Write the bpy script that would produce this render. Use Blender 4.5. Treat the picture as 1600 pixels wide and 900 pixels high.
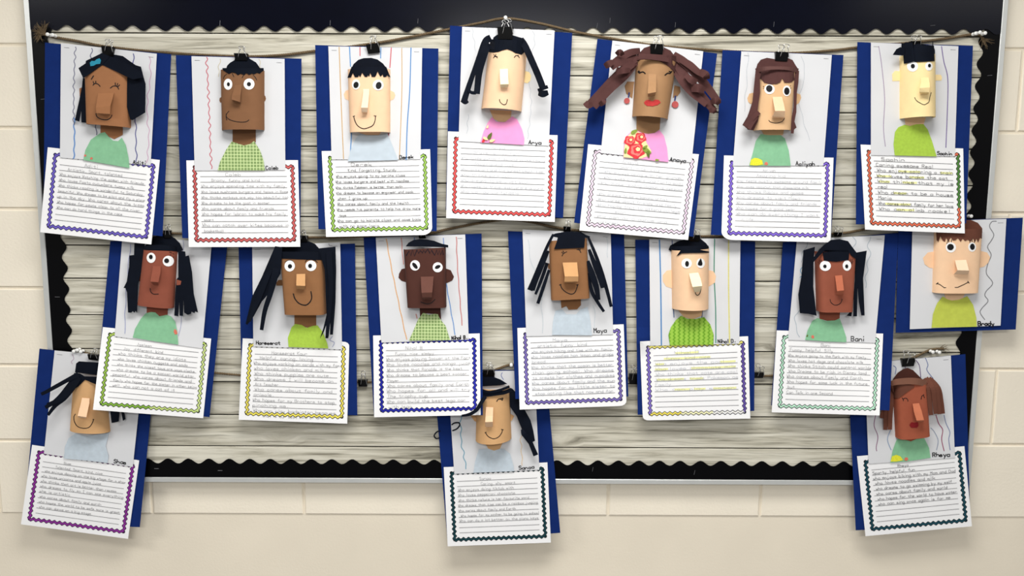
import bpy, bmesh, math, random
from mathutils import Vector, Matrix

for o in list(bpy.data.objects):
    bpy.data.objects.remove(o)
random.seed(7)
SC = bpy.context.scene
COL = SC.collection

# ------------------------------------------------------------------ camera
F, IW, IH = 1200.0, 1600.0, 900.0          # focal length in pixels of a 1600x900 frame
CAM_D, CAM_H = 1.94, 1.55                  # metres from the board face, height above floor
PITCH, ROLL = math.radians(6.9), 0.0045
CAM_R = (Matrix.Rotation(math.pi / 2 - PITCH, 3, 'X') @ Matrix.Rotation(ROLL, 3, 'Z'))
CAM_P = Vector((0, -CAM_D, CAM_H))
cd = bpy.data.cameras.new('camera')
cd.sensor_width = 36.0
cd.lens = 36.0 * F / IW
cam = bpy.data.objects.new('camera', cd)
COL.objects.link(cam)
cam.matrix_world = Matrix.Translation(CAM_P) @ CAM_R.to_4x4()
SC.camera = cam

# ------------------------------------------------------------------ light
SC.view_settings.view_transform = 'Standard'
SC.view_settings.look = 'None'
SC.view_settings.gamma = 1.0
SC.view_settings.use_curve_mapping = False
SC.view_settings.exposure = 0.0
wd = bpy.data.worlds.new('room_light')
SC.world = wd
wd.use_nodes = True
wd.node_tree.nodes['Background'].inputs[0].default_value = (1.0, 0.985, 0.96, 1)
wd.node_tree.nodes['Background'].inputs[1].default_value = 0.31


def ceiling_lamp(x, y, z, power, sx=1.2, sy=0.6):
    l = bpy.data.lights.new('ceiling_panel_light', 'AREA')
    l.shape = 'RECTANGLE'
    l.size, l.size_y, l.energy = sx, sy, power
    l.color = (1.0, 0.985, 0.95)
    o = bpy.data.objects.new('ceiling_panel_light', l)
    o.location = (x, y, z)
    COL.objects.link(o)
    return o


ceiling_lamp(0.08, -1.15, 2.72, 43)
ceiling_lamp(0.1, -4.3, 2.72, 95)
ceiling_lamp(-2.6, -2.0, 2.72, 34)
ceiling_lamp(2.6, -2.6, 2.72, 14)


# ------------------------------------------------------------------ helpers
def W(px, py, d=0.0):
    """photo pixel -> point on the plane that lies d metres in front of the board face"""
    r = CAM_R @ Vector(((px - IW / 2) / F, -(py - IH / 2) / F, -1.0))
    t = (-d - CAM_P.y) / r.y
    return CAM_P + r * t


def lin(c):
    return tuple((v / 12.92 if v <= 0.04045 else ((v + 0.055) / 1.055) ** 2.4) for v in (k / 255 for k in c))


MATS = {}


def nodes(m):
    m.use_nodes = True
    nt = m.node_tree
    return nt, nt.nodes['Principled BSDF']


def mat(name, rgb, rough=0.85, vary=0.08, scale=60, bump=0.0, metal=0.0, spec=0.25, bscale=900):
    if name in MATS:
        return MATS[name]
    m = bpy.data.materials.new(name)
    nt, b = nodes(m)
    b.inputs['Roughness'].default_value = rough
    b.inputs['Metallic'].default_value = metal
    b.inputs['Specular IOR Level'].default_value = spec
    c = lin(rgb)
    tc = nt.nodes.new('ShaderNodeTexCoord')
    nz = nt.nodes.new('ShaderNodeTexNoise')
    nz.inputs['Scale'].default_value = scale
    nz.inputs['Detail'].default_value = 4
    nt.links.new(tc.outputs['Object'], nz.inputs['Vector'])
    rp = nt.nodes.new('ShaderNodeValToRGB')
    rp.color_ramp.elements[0].position = 0.3
    rp.color_ramp.elements[1].position = 0.7
    rp.color_ramp.elements[0].color = (*[k * (1 - vary) for k in c], 1)
    rp.color_ramp.elements[1].color = (*[min(1, k * (1 + vary)) for k in c], 1)
    nt.links.new(nz.outputs['Fac'], rp.inputs[0])
    nt.links.new(rp.outputs[0], b.inputs['Base Color'])
    if bump:
        n2 = nt.nodes.new('ShaderNodeTexNoise')
        n2.inputs['Scale'].default_value = bscale
        n2.inputs['Detail'].default_value = 3
        nt.links.new(tc.outputs['Object'], n2.inputs['Vector'])
        bp = nt.nodes.new('ShaderNodeBump')
        bp.inputs['Strength'].default_value = bump
        bp.inputs['Distance'].default_value = 0.002
        nt.links.new(n2.outputs['Fac'], bp.inputs['Height'])
        nt.links.new(bp.outputs[0], b.inputs['Normal'])
    MATS[name] = m
    return m


def expr(nt, op, a, b=None):
    n = nt.nodes.new('ShaderNodeMath')
    n.operation = op
    for i, v in enumerate((a, b)):
        if v is None:
            continue
        if isinstance(v, (int, float)):
            n.inputs[i].default_value = v
        else:
            nt.links.new(v, n.inputs[i])
    return n.outputs[0]


def cloth(name, rgb, rgb2, kind, pitch):
    """printed scrapbook paper: pattern in the paper's own X/Z coordinates"""
    if name in MATS:
        return MATS[name]
    m = bpy.data.materials.new(name)
    nt, b = nodes(m)
    b.inputs['Roughness'].default_value = 0.85
    b.inputs['Specular IOR Level'].default_value = 0.2
    tc = nt.nodes.new('ShaderNodeTexCoord')
    sp = nt.nodes.new('ShaderNodeSeparateXYZ')
    nt.links.new(tc.outputs['Object'], sp.inputs[0])
    X, Z = sp.outputs['X'], sp.outputs['Z']
    fx = expr(nt, 'FRACT', expr(nt, 'MULTIPLY', X, 1 / pitch))
    fz = expr(nt, 'FRACT', expr(nt, 'MULTIPLY', Z, 1 / pitch))
    if kind == 'grid':
        fac = expr(nt, 'MAXIMUM', expr(nt, 'LESS_THAN', fx, 0.3), expr(nt, 'LESS_THAN', fz, 0.3))
    elif kind == 'squares':
        ax = expr(nt, 'ABSOLUTE', expr(nt, 'SUBTRACT', fx, 0.5))
        az = expr(nt, 'ABSOLUTE', expr(nt, 'SUBTRACT', fz, 0.5))
        r = expr(nt, 'MAXIMUM', ax, az)
        fac = expr(nt, 'SUBTRACT', expr(nt, 'LESS_THAN', r, 0.34),
                   expr(nt, 'MULTIPLY', expr(nt, 'LESS_THAN', r, 0.12), 0.6))
    elif kind == 'dots':
        ax = expr(nt, 'SUBTRACT', fx, 0.5)
        az = expr(nt, 'SUBTRACT', fz, 0.5)
        r = expr(nt, 'ADD', expr(nt, 'MULTIPLY', ax, ax), expr(nt, 'MULTIPLY', az, az))
        fac = expr(nt, 'LESS_THAN', r, 0.08)
    elif kind == 'waves':
        w = expr(nt, 'MULTIPLY', expr(nt, 'SINE', expr(nt, 'MULTIPLY', Z, 700.0)), 0.0016)
        f2 = expr(nt, 'FRACT', expr(nt, 'MULTIPLY', expr(nt, 'ADD', X, w), 1 / pitch))
        fac = expr(nt, 'LESS_THAN', f2, 0.38)
    mx = nt.nodes.new('ShaderNodeMix')
    mx.data_type = 'RGBA'
    mx.inputs[6].default_value = (*lin(rgb), 1)
    mx.inputs[7].default_value = (*lin(rgb2), 1)
    nt.links.new(fac, mx.inputs[0])
    nz = nt.nodes.new('ShaderNodeTexNoise')
    nz.inputs['Scale'].default_value = 90
    nt.links.new(tc.outputs['Object'], nz.inputs['Vector'])
    m2 = nt.nodes.new('ShaderNodeMix')
    m2.data_type = 'RGBA'
    m2.blend_type = 'MULTIPLY'
    m2.inputs[0].default_value = 0.25
    nt.links.new(mx.outputs[2], m2.inputs[6])
    nt.links.new(nz.outputs['Fac'], m2.inputs[7])
    nt.links.new(m2.outputs[2], b.inputs['Base Color'])
    MATS[name] = m
    return m


def mesh(name, vs, fs, m, parent=None, smooth=False, solid=0.0):
    me = bpy.data.meshes.new(name)
    off = Vector((0, 0, 0))
    p = parent
    while p is not None:
        off += p.location
        p = p.parent
    me.from_pydata([tuple(Vector(v) - off) for v in vs], [], fs)
    me.materials.append(m)
    if smooth:
        me.polygons.foreach_set('use_smooth', [True] * len(me.polygons))
    me.update()
    o = bpy.data.objects.new(name, me)
    COL.objects.link(o)
    if parent is not None:
        o.parent = parent
    if solid:
        s = o.modifiers.new('paper_thickness', 'SOLIDIFY')
        s.thickness = solid
        s.offset = 0
    return o


def thing(name, label, cat, loc, group=None):
    o = bpy.data.objects.new(name, None)
    o.empty_display_size = 0.02
    o.location = loc
    COL.objects.link(o)
    return tag(o, label, cat, group)


def tag(o, label, cat=None, group=None, kind=None):
    if label:
        o['label'] = label
    if cat:
        o['category'] = cat
    if group:
        o['group'] = group
    if kind:
        o['kind'] = kind
    return o


def box_vf(x0, x1, y0, y1, z0, z1, bev=0.0):
    """box; with bev the front (low-Y) edge is chamfered"""
    if not bev:
        v = [(x, y, z) for y in (y0, y1) for z in (z0, z1) for x in (x0, x1)]
        f = [(0, 1, 3, 2), (5, 4, 6, 7), (4, 0, 2, 6), (1, 5, 7, 3), (2, 3, 7, 6), (4, 5, 1, 0)]
        return v, f
    b = bev
    v = [(x0 + b, y0, z0 + b), (x1 - b, y0, z0 + b), (x1 - b, y0, z1 - b), (x0 + b, y0, z1 - b),
         (x0, y0 + b, z0), (x1, y0 + b, z0), (x1, y0 + b, z1), (x0, y0 + b, z1),
         (x0, y1, z0), (x1, y1, z0), (x1, y1, z1), (x0, y1, z1)]
    f = [(0, 1, 2, 3), (11, 10, 9, 8)]
    for k in range(4):
        n = (k + 1) % 4
        f += [(4 + k, 4 + n, n, k), (8 + k, 8 + n, 4 + n, 4 + k)]
    return v, f


def tube_vf(pts, r, sides=6, closed=False):
    vs, fs = [], []
    n = len(pts)
    ref = Vector((0.13, 1, 0.07)).normalized()
    for i, p in enumerate(pts):
        a = pts[max(i - 1, 0)] if not closed else pts[i - 1]
        b = pts[min(i + 1, n - 1)] if not closed else pts[(i + 1) % n]
        t = (b - a)
        t = t.normalized() if t.length > 1e-9 else Vector((1, 0, 0))
        u = t.cross(ref).normalized()
        w = t.cross(u)
        rr = r[i] if isinstance(r, (list, tuple)) else r
        for k in range(sides):
            an = 2 * math.pi * k / sides
            vs.append(p + u * math.cos(an) * rr + w * math.sin(an) * rr)
    m = n if closed else n - 1
    for i in range(m):
        j = (i + 1) % n
        for k in range(sides):
            l = (k + 1) % sides
            fs.append((i * sides + k, i * sides + l, j * sides + l, j * sides + k))
    if not closed:
        fs.append(tuple(range(sides - 1, -1, -1)))
        fs.append(tuple((n - 1) * sides + k for k in range(sides)))
    return vs, fs


def join(*vfs):
    V, Fc = [], []
    for v, f in vfs:
        o = len(V)
        V += list(v)
        Fc += [tuple(i + o for i in q) for q in f]
    return V, Fc


def smooth_path(pts, per=8):
    out = []
    n = len(pts)
    for i in range(n - 1):
        p0, p1, p2, p3 = pts[max(i - 1, 0)], pts[i], pts[i + 1], pts[min(i + 2, n - 1)]
        for k in range(per):
            t = k / per
            out.append(tuple(0.5 * ((2 * b) + (-a + c) * t + (2 * a - 5 * b + 4 * c - d) * t * t
                                    + (-a + 3 * b - 3 * c + d) * t ** 3)
                             for a, b, c, d in zip(p0, p1, p2, p3)))
    out.append(tuple(pts[-1]))
    return out


def pairs(l):
    return [(l[i], l[i + 1]) for i in range(0, len(l), 2)]


# ------------------------------------------------------------------ materials of the place
M_WALL = mat('painted_block', (247, 238, 220), 0.6, 0.03, 5, 0.35, bscale=140, spec=0.3)
M_MORTAR = mat('painted_mortar', (238, 228, 209), 0.7, 0.03, 5, 0.2, bscale=160)
M_ALU = mat('aluminium_frame', (222, 224, 222), 0.42, 0.03, 30, 0, 0.55)
M_NAVY = mat('navy_border_card', (4, 6, 20), 0.2, 0.15, 12, 0, 0, 0.14)
M_BLACKB = mat('black_border_card', (2, 2, 4), 0.4, 0.15, 12, 0, 0, 0.12)
M_BLUE = mat('blue_construction_paper', (20, 44, 106), 0.9, 0.06, 40, 0.1, spec=0.08)
M_WHITE = mat('white_paper', (222, 223, 226), 0.8, 0.015, 14, 0.03, spec=0.2)
M_PAGE = mat('copy_paper', (250, 250, 251), 0.8, 0.012, 14, 0.02, spec=0.2)
M_INK = mat('black_marker', (16, 14, 18), 0.6, 0.05)
M_RULE = mat('ruled_ink', (92, 92, 96), 0.8, 0.03)
M_PENCIL = mat('pencil_lead', (118, 118, 122), 0.7, 0.05)
M_PENCIL_L = mat('faint_pencil', (168, 172, 180), 0.7, 0.05)
M_HAIRB = mat('black_hair_paper', (9, 15, 27), 0.8, 0.15, 40, 0.1, spec=0.12)
M_HAIRBR = mat('brown_hair_paper', (84, 52, 50), 0.85, 0.1, 40, 0.1, spec=0.25)
M_HAIRR = mat('chestnut_hair_paper', (104, 62, 48), 0.85, 0.1, 40, 0.1, spec=0.25)
M_EYE = mat('eye_white_paper', (250, 250, 250), 0.8, 0.01)
M_PIN = mat('white_pin_plastic', (245, 245, 242), 0.25, 0.01, spec=0.5)
M_CLIP = mat('binder_clip_enamel', (5, 5, 6), 0.3, 0.05, spec=0.25)
M_WIRE = mat('clip_wire_steel', (205, 205, 205), 0.25, 0.02, metal=0.9)
M_STAPLE = mat('staple_steel', (160, 160, 165), 0.35, 0.02, metal=0.8)
M_TWINE = mat('jute_twine', (112, 95, 72), 0.95, 0.3, 300, 0)


def wood_material():
    m = bpy.data.materials.new('weathered_plank_print')
    nt, b = nodes(m)
    b.inputs['Roughness'].default_value = 0.65
    b.inputs['Specular IOR Level'].default_value = 0.3
    N, L = nt.nodes.new, nt.links.new
    tc = N('ShaderNodeTexCoord')
    oi = N('ShaderNodeObjectInfo')
    add = N('ShaderNodeVectorMath')
    add.operation = 'ADD'
    cx = N('ShaderNodeCombineXYZ')
    L(expr(nt, 'MULTIPLY', oi.outputs['Random'], 7.0), cx.inputs[0])
    L(expr(nt, 'MULTIPLY', oi.outputs['Random'], 3.0), cx.inputs[1])
    L(tc.outputs['Object'], add.inputs[0])
    L(cx.outputs[0], add.inputs[1])
    # knots: sparse cells bend the grain around them
    mk = N('ShaderNodeMapping')
    mk.inputs['Scale'].default_value = (3.0, 0.0, 8.0)
    L(add.outputs[0], mk.inputs[0])
    vo = N('ShaderNodeTexVoronoi')
    vo.inputs['Scale'].default_value = 1.0
    L(mk.outputs[0], vo.inputs['Vector'])
    kn = N('ShaderNodeValToRGB')
    kn.color_ramp.elements[0].position = 0.0
    kn.color_ramp.elements[0].color = (1, 1, 1, 1)
    kn.color_ramp.elements[1].position = 0.22
    kn.color_ramp.elements[1].color = (0, 0, 0, 1)
    L(vo.outputs['Distance'], kn.inputs[0])
    # long grain
    mg = N('ShaderNodeMapping')
    mg.inputs['Scale'].default_value = (3.0, 1.0, 52.0)
    L(add.outputs[0], mg.inputs[0])
    off = N('ShaderNodeVectorMath')
    off.operation = 'ADD'
    cz = N('ShaderNodeCombineXYZ')
    L(expr(nt, 'MULTIPLY', kn.outputs[0], 1.6), cz.inputs[2])
    L(mg.outputs[0], off.inputs[0])
    L(cz.outputs[0], off.inputs[1])
    n1 = N('ShaderNodeTexNoise')
    n1.inputs['Scale'].default_value = 1.0
    n1.inputs['Detail'].default_value = 7
    n1.inputs['Roughness'].default_value = 0.62
    n1.inputs['Distortion'].default_value = 0.5
    L(off.outputs[0], n1.inputs['Vector'])
    rp = N('ShaderNodeValToRGB')
    e = rp.color_ramp.elements
    e[0].position, e[0].color = 0.30, (*lin((108, 104, 90)), 1)
    e[1].position, e[1].color = 0.60, (*lin((226, 222, 207)), 1)
    x = e.new(0.44)
    x.color = (*lin((194, 189, 172)), 1)
    L(n1.outputs['Fac'], rp.inputs[0])
    # fine dark cracks
    mf = N('ShaderNodeMapping')
    mf.inputs['Scale'].default_value = (5.0, 1.0, 150.0)
    L(add.outputs[0], mf.inputs[0])
    n2 = N('ShaderNodeTexNoise')
    n2.inputs['Scale'].default_value = 1.0
    n2.inputs['Detail'].default_value = 4
    L(mf.outputs[0], n2.inputs['Vector'])
    r2 = N('ShaderNodeValToRGB')
    r2.color_ramp.elements[0].position, r2.color_ramp.elements[0].color = 0.34, (0.42, 0.41, 0.38, 1)
    r2.color_ramp.elements[1].position, r2.color_ramp.elements[1].color = 0.45, (1, 1, 1, 1)
    L(n2.outputs['Fac'], r2.inputs[0])
    mu = N('ShaderNodeMix')
    mu.data_type, mu.blend_type = 'RGBA', 'MULTIPLY'
    mu.inputs[0].default_value = 0.8
    L(rp.outputs[0], mu.inputs[6])
    L(r2.outputs[0], mu.inputs[7])
    # knot hearts
    k2 = N('ShaderNodeValToRGB')
    k2.color_ramp.elements[0].position, k2.color_ramp.elements[0].color = 0.03, (0.35, 0.33, 0.30, 1)
    k2.color_ramp.elements[1].position, k2.color_ramp.elements[1].color = 0.09, (1, 1, 1, 1)
    L(vo.outputs['Distance'], k2.inputs[0])
    m2 = N('ShaderNodeMix')
    m2.data_type, m2.blend_type = 'RGBA', 'MULTIPLY'
    m2.inputs[0].default_value = 0.8
    L(mu.outputs[2], m2.inputs[6])
    L(k2.outputs[0], m2.inputs[7])
    L(m2.outputs[2], b.inputs['Base Color'])
    return m


M_WOOD = wood_material()
M_JOINT = mat('dark_plank_joint', (38, 36, 32), 0.9, 0.1)

# ------------------------------------------------------------------ the wall of painted blocks
WALL_Y = 0.028
CW, CH = 0.4064, 0.2032
zj = W(20, 450, -WALL_Y).z                        # a bed joint read off the left of the photograph
xa = W(237, 780, -WALL_Y).x                       # perpends of the two alternating courses
xb = W(355, 840, -WALL_Y).x
ka = round((W(20, 745, -WALL_Y).z - zj) / CH - 0.5)
wall = mesh('wall_back', *box_vf(-3.0, 3.0, WALL_Y + 0.004, WALL_Y + 0.12, 0.0, 2.75), M_MORTAR)
tag(wall, 'cream painted concrete block wall behind the bulletin board', kind='structure')
bv, bf = box_vf(-CW / 2 + 0.003, CW / 2 - 0.003, 0.0, 0.02, -CH / 2 + 0.003, CH / 2 - 0.003, 0.0025)
bme = bpy.data.meshes.new('block')
bme.from_pydata(bv, [], bf)
bme.materials.append(M_WALL)
for r in range(-6, 6):
    zc = zj + (r + 0.5) * CH
    if zc < 0.62 or zc > 2.5:
        continue
    x0 = xa if (r - ka) % 2 == 0 else xb
    i = math.floor((-1.75 - x0) / CW)
    while x0 + i * CW < 1.75:
        xc = x0 + (i + 0.5) * CW
        i += 1
        if abs(xc) + CW / 2 < 1.10 and 1.02 + CH / 2 < zc < 1.95:     # wholly behind the board
            continue
        o = bpy.data.objects.new('block', bme)
        COL.objects.link(o)
        o.parent = wall
        o.location = (xc, WALL_Y, zc)

# ------------------------------------------------------------------ the bulletin board
BL, BR = W(41, 25).x, W(1570, 25).x
BB, BT = W(800, 756, 0.004).z, W(800, -22).z
BL = (W(37, 25, 0.004).x + W(74, 545, 0.004).x) / 2
BR = (W(1575, 30, 0.004).x + W(1524, 655, 0.004).x) / 2
board = thing('bulletin_board', 'large framed bulletin board lined with grey weathered planks', 'board',
              (0, 0, BB))
FRW = 0.0135
mesh('backing_panel', *box_vf(BL + 0.004, BR - 0.004, 0.004, WALL_Y, BB + 0.004, BT - 0.004), M_JOINT, board)
for a in ((BL, BL + FRW, BB, BT), (BR - FRW, BR, BB, BT), (BL + FRW, BR - FRW, BB, BB + FRW),
          (BL + FRW, BR - FRW, BT - FRW, BT)):
    mesh('frame_rail', *box_vf(a[0], a[1], -0.004, WALL_Y, a[2], a[3], 0.0015), M_ALU, board)
JY = [-10, 54, 118, 174, 230, 287, 340, 386, 438, 495, 548, 599, 650, 699, 740]
for a, b in zip(JY[:-1], JY[1:]):
    zt, zb = W(800, a).z, W(800, b).z
    mesh('plank', *box_vf(BL + FRW, BR - FRW, 0.0, 0.004, zb + 0.0015, zt - 0.0015, 0.001), M_WOOD, board)


# scalloped border strips -------------------------------------------------
def scallop(name, label, a, b, width, side, y, m, amp=0.0068, wl=0.0535, phase=0.0):
    """strip from a to b (X,Z points of its straight outer edge); side = inward normal"""
    a, b, side = Vector(a), Vector(b), Vector(side)
    L = (b - a).length
    n = int(L / wl * 10)
    d = (b - a) / n
    root = thing(name, label, 'border strip', (a.x, -y, a.y), 'scalloped border strips')
    vs, fs = [], []
    for i in range(n + 1):
        p = a + d * i
        s = math.sin(2 * math.pi * (i * d.length / wl + phase))
        w = width + amp * s
        q = p + side * w
        for yy in (-y - 0.0005, -y):
            vs += [(p.x, yy, p.y), (q.x, yy, q.y)]
    for i in range(n):
        k = 4 * i
        fs += [(k, k + 1, k + 5, k + 4), (k + 2, k + 6, k + 7, k + 3), (k + 1, k + 3, k + 7, k + 5),
               (k, k + 4, k + 6, k + 2)]
    fs += [(0, 2, 3, 1), (4 * n, 4 * n + 1, 4 * n + 3, 4 * n + 2)]
    mesh('strip', vs, fs, m, root)
    return root, a, b, side


def strip_staple(root, p, ang, y):
    dx, dz = math.cos(ang) * 0.006, math.sin(ang) * 0.006
    v, f = tube_vf([Vector((p.x - dx, -y - 0.0012, p.z - dz)), Vector((p.x + dx, -y - 0.0012, p.z + dz))], 0.0005, 4)
    mesh('staple', v, f, M_STAPLE, root)


xl, xr, zt, zb = BL + FRW + 0.0006, BR - FRW - 0.0006, BT - FRW - 0.0006, BB + FRW + 0.0006
W_TOP = zt - W(800, 47).z
xs = W(944, 40).x
top1 = scallop('scalloped_border', 'glossy navy scalloped strip along the board top, holding the centre push pin',
               (xl, zt), (xs, zt), W_TOP, (0, -1), 0.0040, M_NAVY, phase=0.1)[0]
top2 = scallop('scalloped_border', 'glossy navy scalloped strip along the board top, ending at the three push pins',
               (xs, zt), (xr, zt), W_TOP, (0, -1), 0.0034, M_NAVY, phase=0.35)[0]
bot = scallop('scalloped_border', 'black scalloped strip along the bottom edge of the board',
              (xl, zb), (xr, zb), W(800, 722).z - zb, (0, 1), 0.0028, M_BLACKB)[0]
lef = scallop('scalloped_border', 'black scalloped strip down the board side with the frayed twine tuft',
              (xl, zb), (xl, zt), W(104, 440).x - xl, (1, 0), 0.0020, M_BLACKB)[0]
rig = scallop('scalloped_border', 'black scalloped strip down the board side beside the freckle-free ginger portrait',
              (xr, zb), (xr, zt), xr - W(1522, 200).x, (-1, 0), 0.0020, M_BLACKB, phase=0.4)[0]
rig['label'] = 'black scalloped strip down the board side behind the brown-fringed boy card'
for rt, y, l in ((top1, 0.0040, [(344, 36, 1.5), (516, 36, 1.5), (653, 33, 1.5), (933, 40, 1.4)]),
                 (top2, 0.0034, [(953, 32, 1.5), (1055, 39, 1.5), (1209, 38, 1.5), (1457, 40, 0.1)]),
                 (lef, 0.002, [(68, 155, 0.1), (90, 464, 0)]),
                 (rig, 0.002, [(1548, 41, 0.1), (1546, 118, 0.1)]),
                 (bot, 0.0028, [(245, 732, 0), (344, 735, 0), (926, 733, 1.4), (1085, 738, 1.4)])):
    for px, py, an in l:
        strip_staple(rt, W(px, py, y), an, y)

# ------------------------------------------------------------------ hand lettering (single-stroke alphabet)
GL = {
 'a': '46160504133344 4643', 'b': '0903 0516364544331304', 'c': '4536160504133344', 'd': '4943 4536160504133344',
 'e': '054536160504133344', 'f': '48392823 0646', 'g': '46160504133344 4641301001', 'h': '0903 0516364543',
 'i': '1613 1819', 'j': '26211001 2829', 'k': '0903 4604 1543', 'l': '1913', 'm': '0603 05162523 25364543',
 'n': '0603 0516364543', 'o': '160504133344453616', 'p': '0600 0516364544331304', 'q': '4640 4536160504133344',
 'r': '0603 05163645', 's': '4536160544331304', 't': '28243343 0646', 'u': '0604133344 4643', 'v': '062346',
 'w': '0613253346', 'x': '0643 4603', 'y': '0623 4610', 'z': '06460343',
 'A': '032943 1535', 'B': '0903 093948473606 3645443303', 'C': '4839190804133344', 'D': '0903 092948442303',
 'E': '49090343 0636', 'F': '490903 0636', 'G': '48391908041333444626', 'H': '0903 4943 0646',
 'I': '0949 2923 0343', 'J': '3934231304', 'K': '0903 4906 0643', 'L': '090343', 'M': '0309264943',
 'N': '03094349', 'O': '190804133344483919', 'P': '0903 093948473606', 'R': '0903 093948473606 2643',
 'S': '4839190807364544331304', 'T': '0949 2923', 'U': '090413334449', 'V': '092349', 'W': '0913263349',
 'Y': '092649 2623', 'X': '0943 4903', 'Z': '09490343', '.': '2324', ',': '2312', "'": '2928', '!': '2925 2423',
}
NARROW = {'i': 3.2, 'l': 3.2, '.': 3.5, ',': 3.5, "'": 3.5, ' ': 4.6, '!': 3.5}


def text_strokes(s):
    """list of polylines in glyph units (baseline 0, cap height 6) and the total advance"""
    x, out = 0.0, []
    for ch in s:
        g = GL.get(ch)
        jx, jy = random.uniform(-0.25, 0.25), random.uniform(-0.3, 0.3)
        k = random.uniform(0.92, 1.08)
        if g:
            for pl in g.split():
                out.append([(x + int(pl[i]) * k + jx, (int(pl[i + 1]) - 3) * k + jy) for i in range(0, len(pl), 2)])
        x += NARROW.get(ch, 5.6)
    return out, max(x - 1.4, 0.1)


def stroke_vf(pts, w, fn, ext=0.25):
    """flat pen stroke: one quad per segment; fn maps 2-D to world"""
    vs, fs = [], []
    for (ax, ay), (bx, by) in zip(pts[:-1], pts[1:]):
        dx, dy = bx - ax, by - ay
        l = math.hypot(dx, dy)
        if l < 1e-9:
            continue
        dx, dy = dx / l, dy / l
        nx, ny = -dy * w / 2, dx * w / 2
        ex, ey = dx * w * ext, dy * w * ext
        k = len(vs)
        vs += [fn(ax - ex + nx, ay - ey + ny), fn(ax - ex - nx, ay - ey - ny),
               fn(bx + ex - nx, by + ey - ny), fn(bx + ex + nx, by + ey + ny)]
        fs.append((k, k + 1, k + 2, k + 3))
    return vs, fs


def ribbon_vf(pts, w, fn):
    """continuous ribbon with mitred joints; w may be a list"""
    vs, fs = [], []
    n = len(pts)
    for i, (x, y) in enumerate(pts):
        a, b = pts[max(i - 1, 0)], pts[min(i + 1, n - 1)]
        dx, dy = b[0] - a[0], b[1] - a[1]
        l = math.hypot(dx, dy) or 1
        ww = (w[i] if isinstance(w, (list, tuple)) else w) / 2
        nx, ny = -dy / l * ww, dx / l * ww
        vs += [fn(x + nx, y + ny), fn(x - nx, y - ny)]
    for i in range(n - 1):
        k = 2 * i
        fs.append((k, k + 1, k + 3, k + 2))
    return vs, fs


def band_vf(pts, hw, side, fn):
    """zigzag braid: both edges run parallel, offset square to the page edge"""
    vs, fs = [], []
    for x, y in pts:
        vs += [fn(x + hw, y), fn(x - hw, y)] if side in 'lr' else [fn(x, y + hw), fn(x, y - hw)]
    for i in range(len(pts) - 1):
        k = 2 * i
        fs.append((k, k + 1, k + 3, k + 2) if side in 'lr' else (k, k + 2, k + 3, k + 1))
    return vs, fs


PAGE_W, PAGE_H = 279.0, 216.0
CARDS = []


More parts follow.
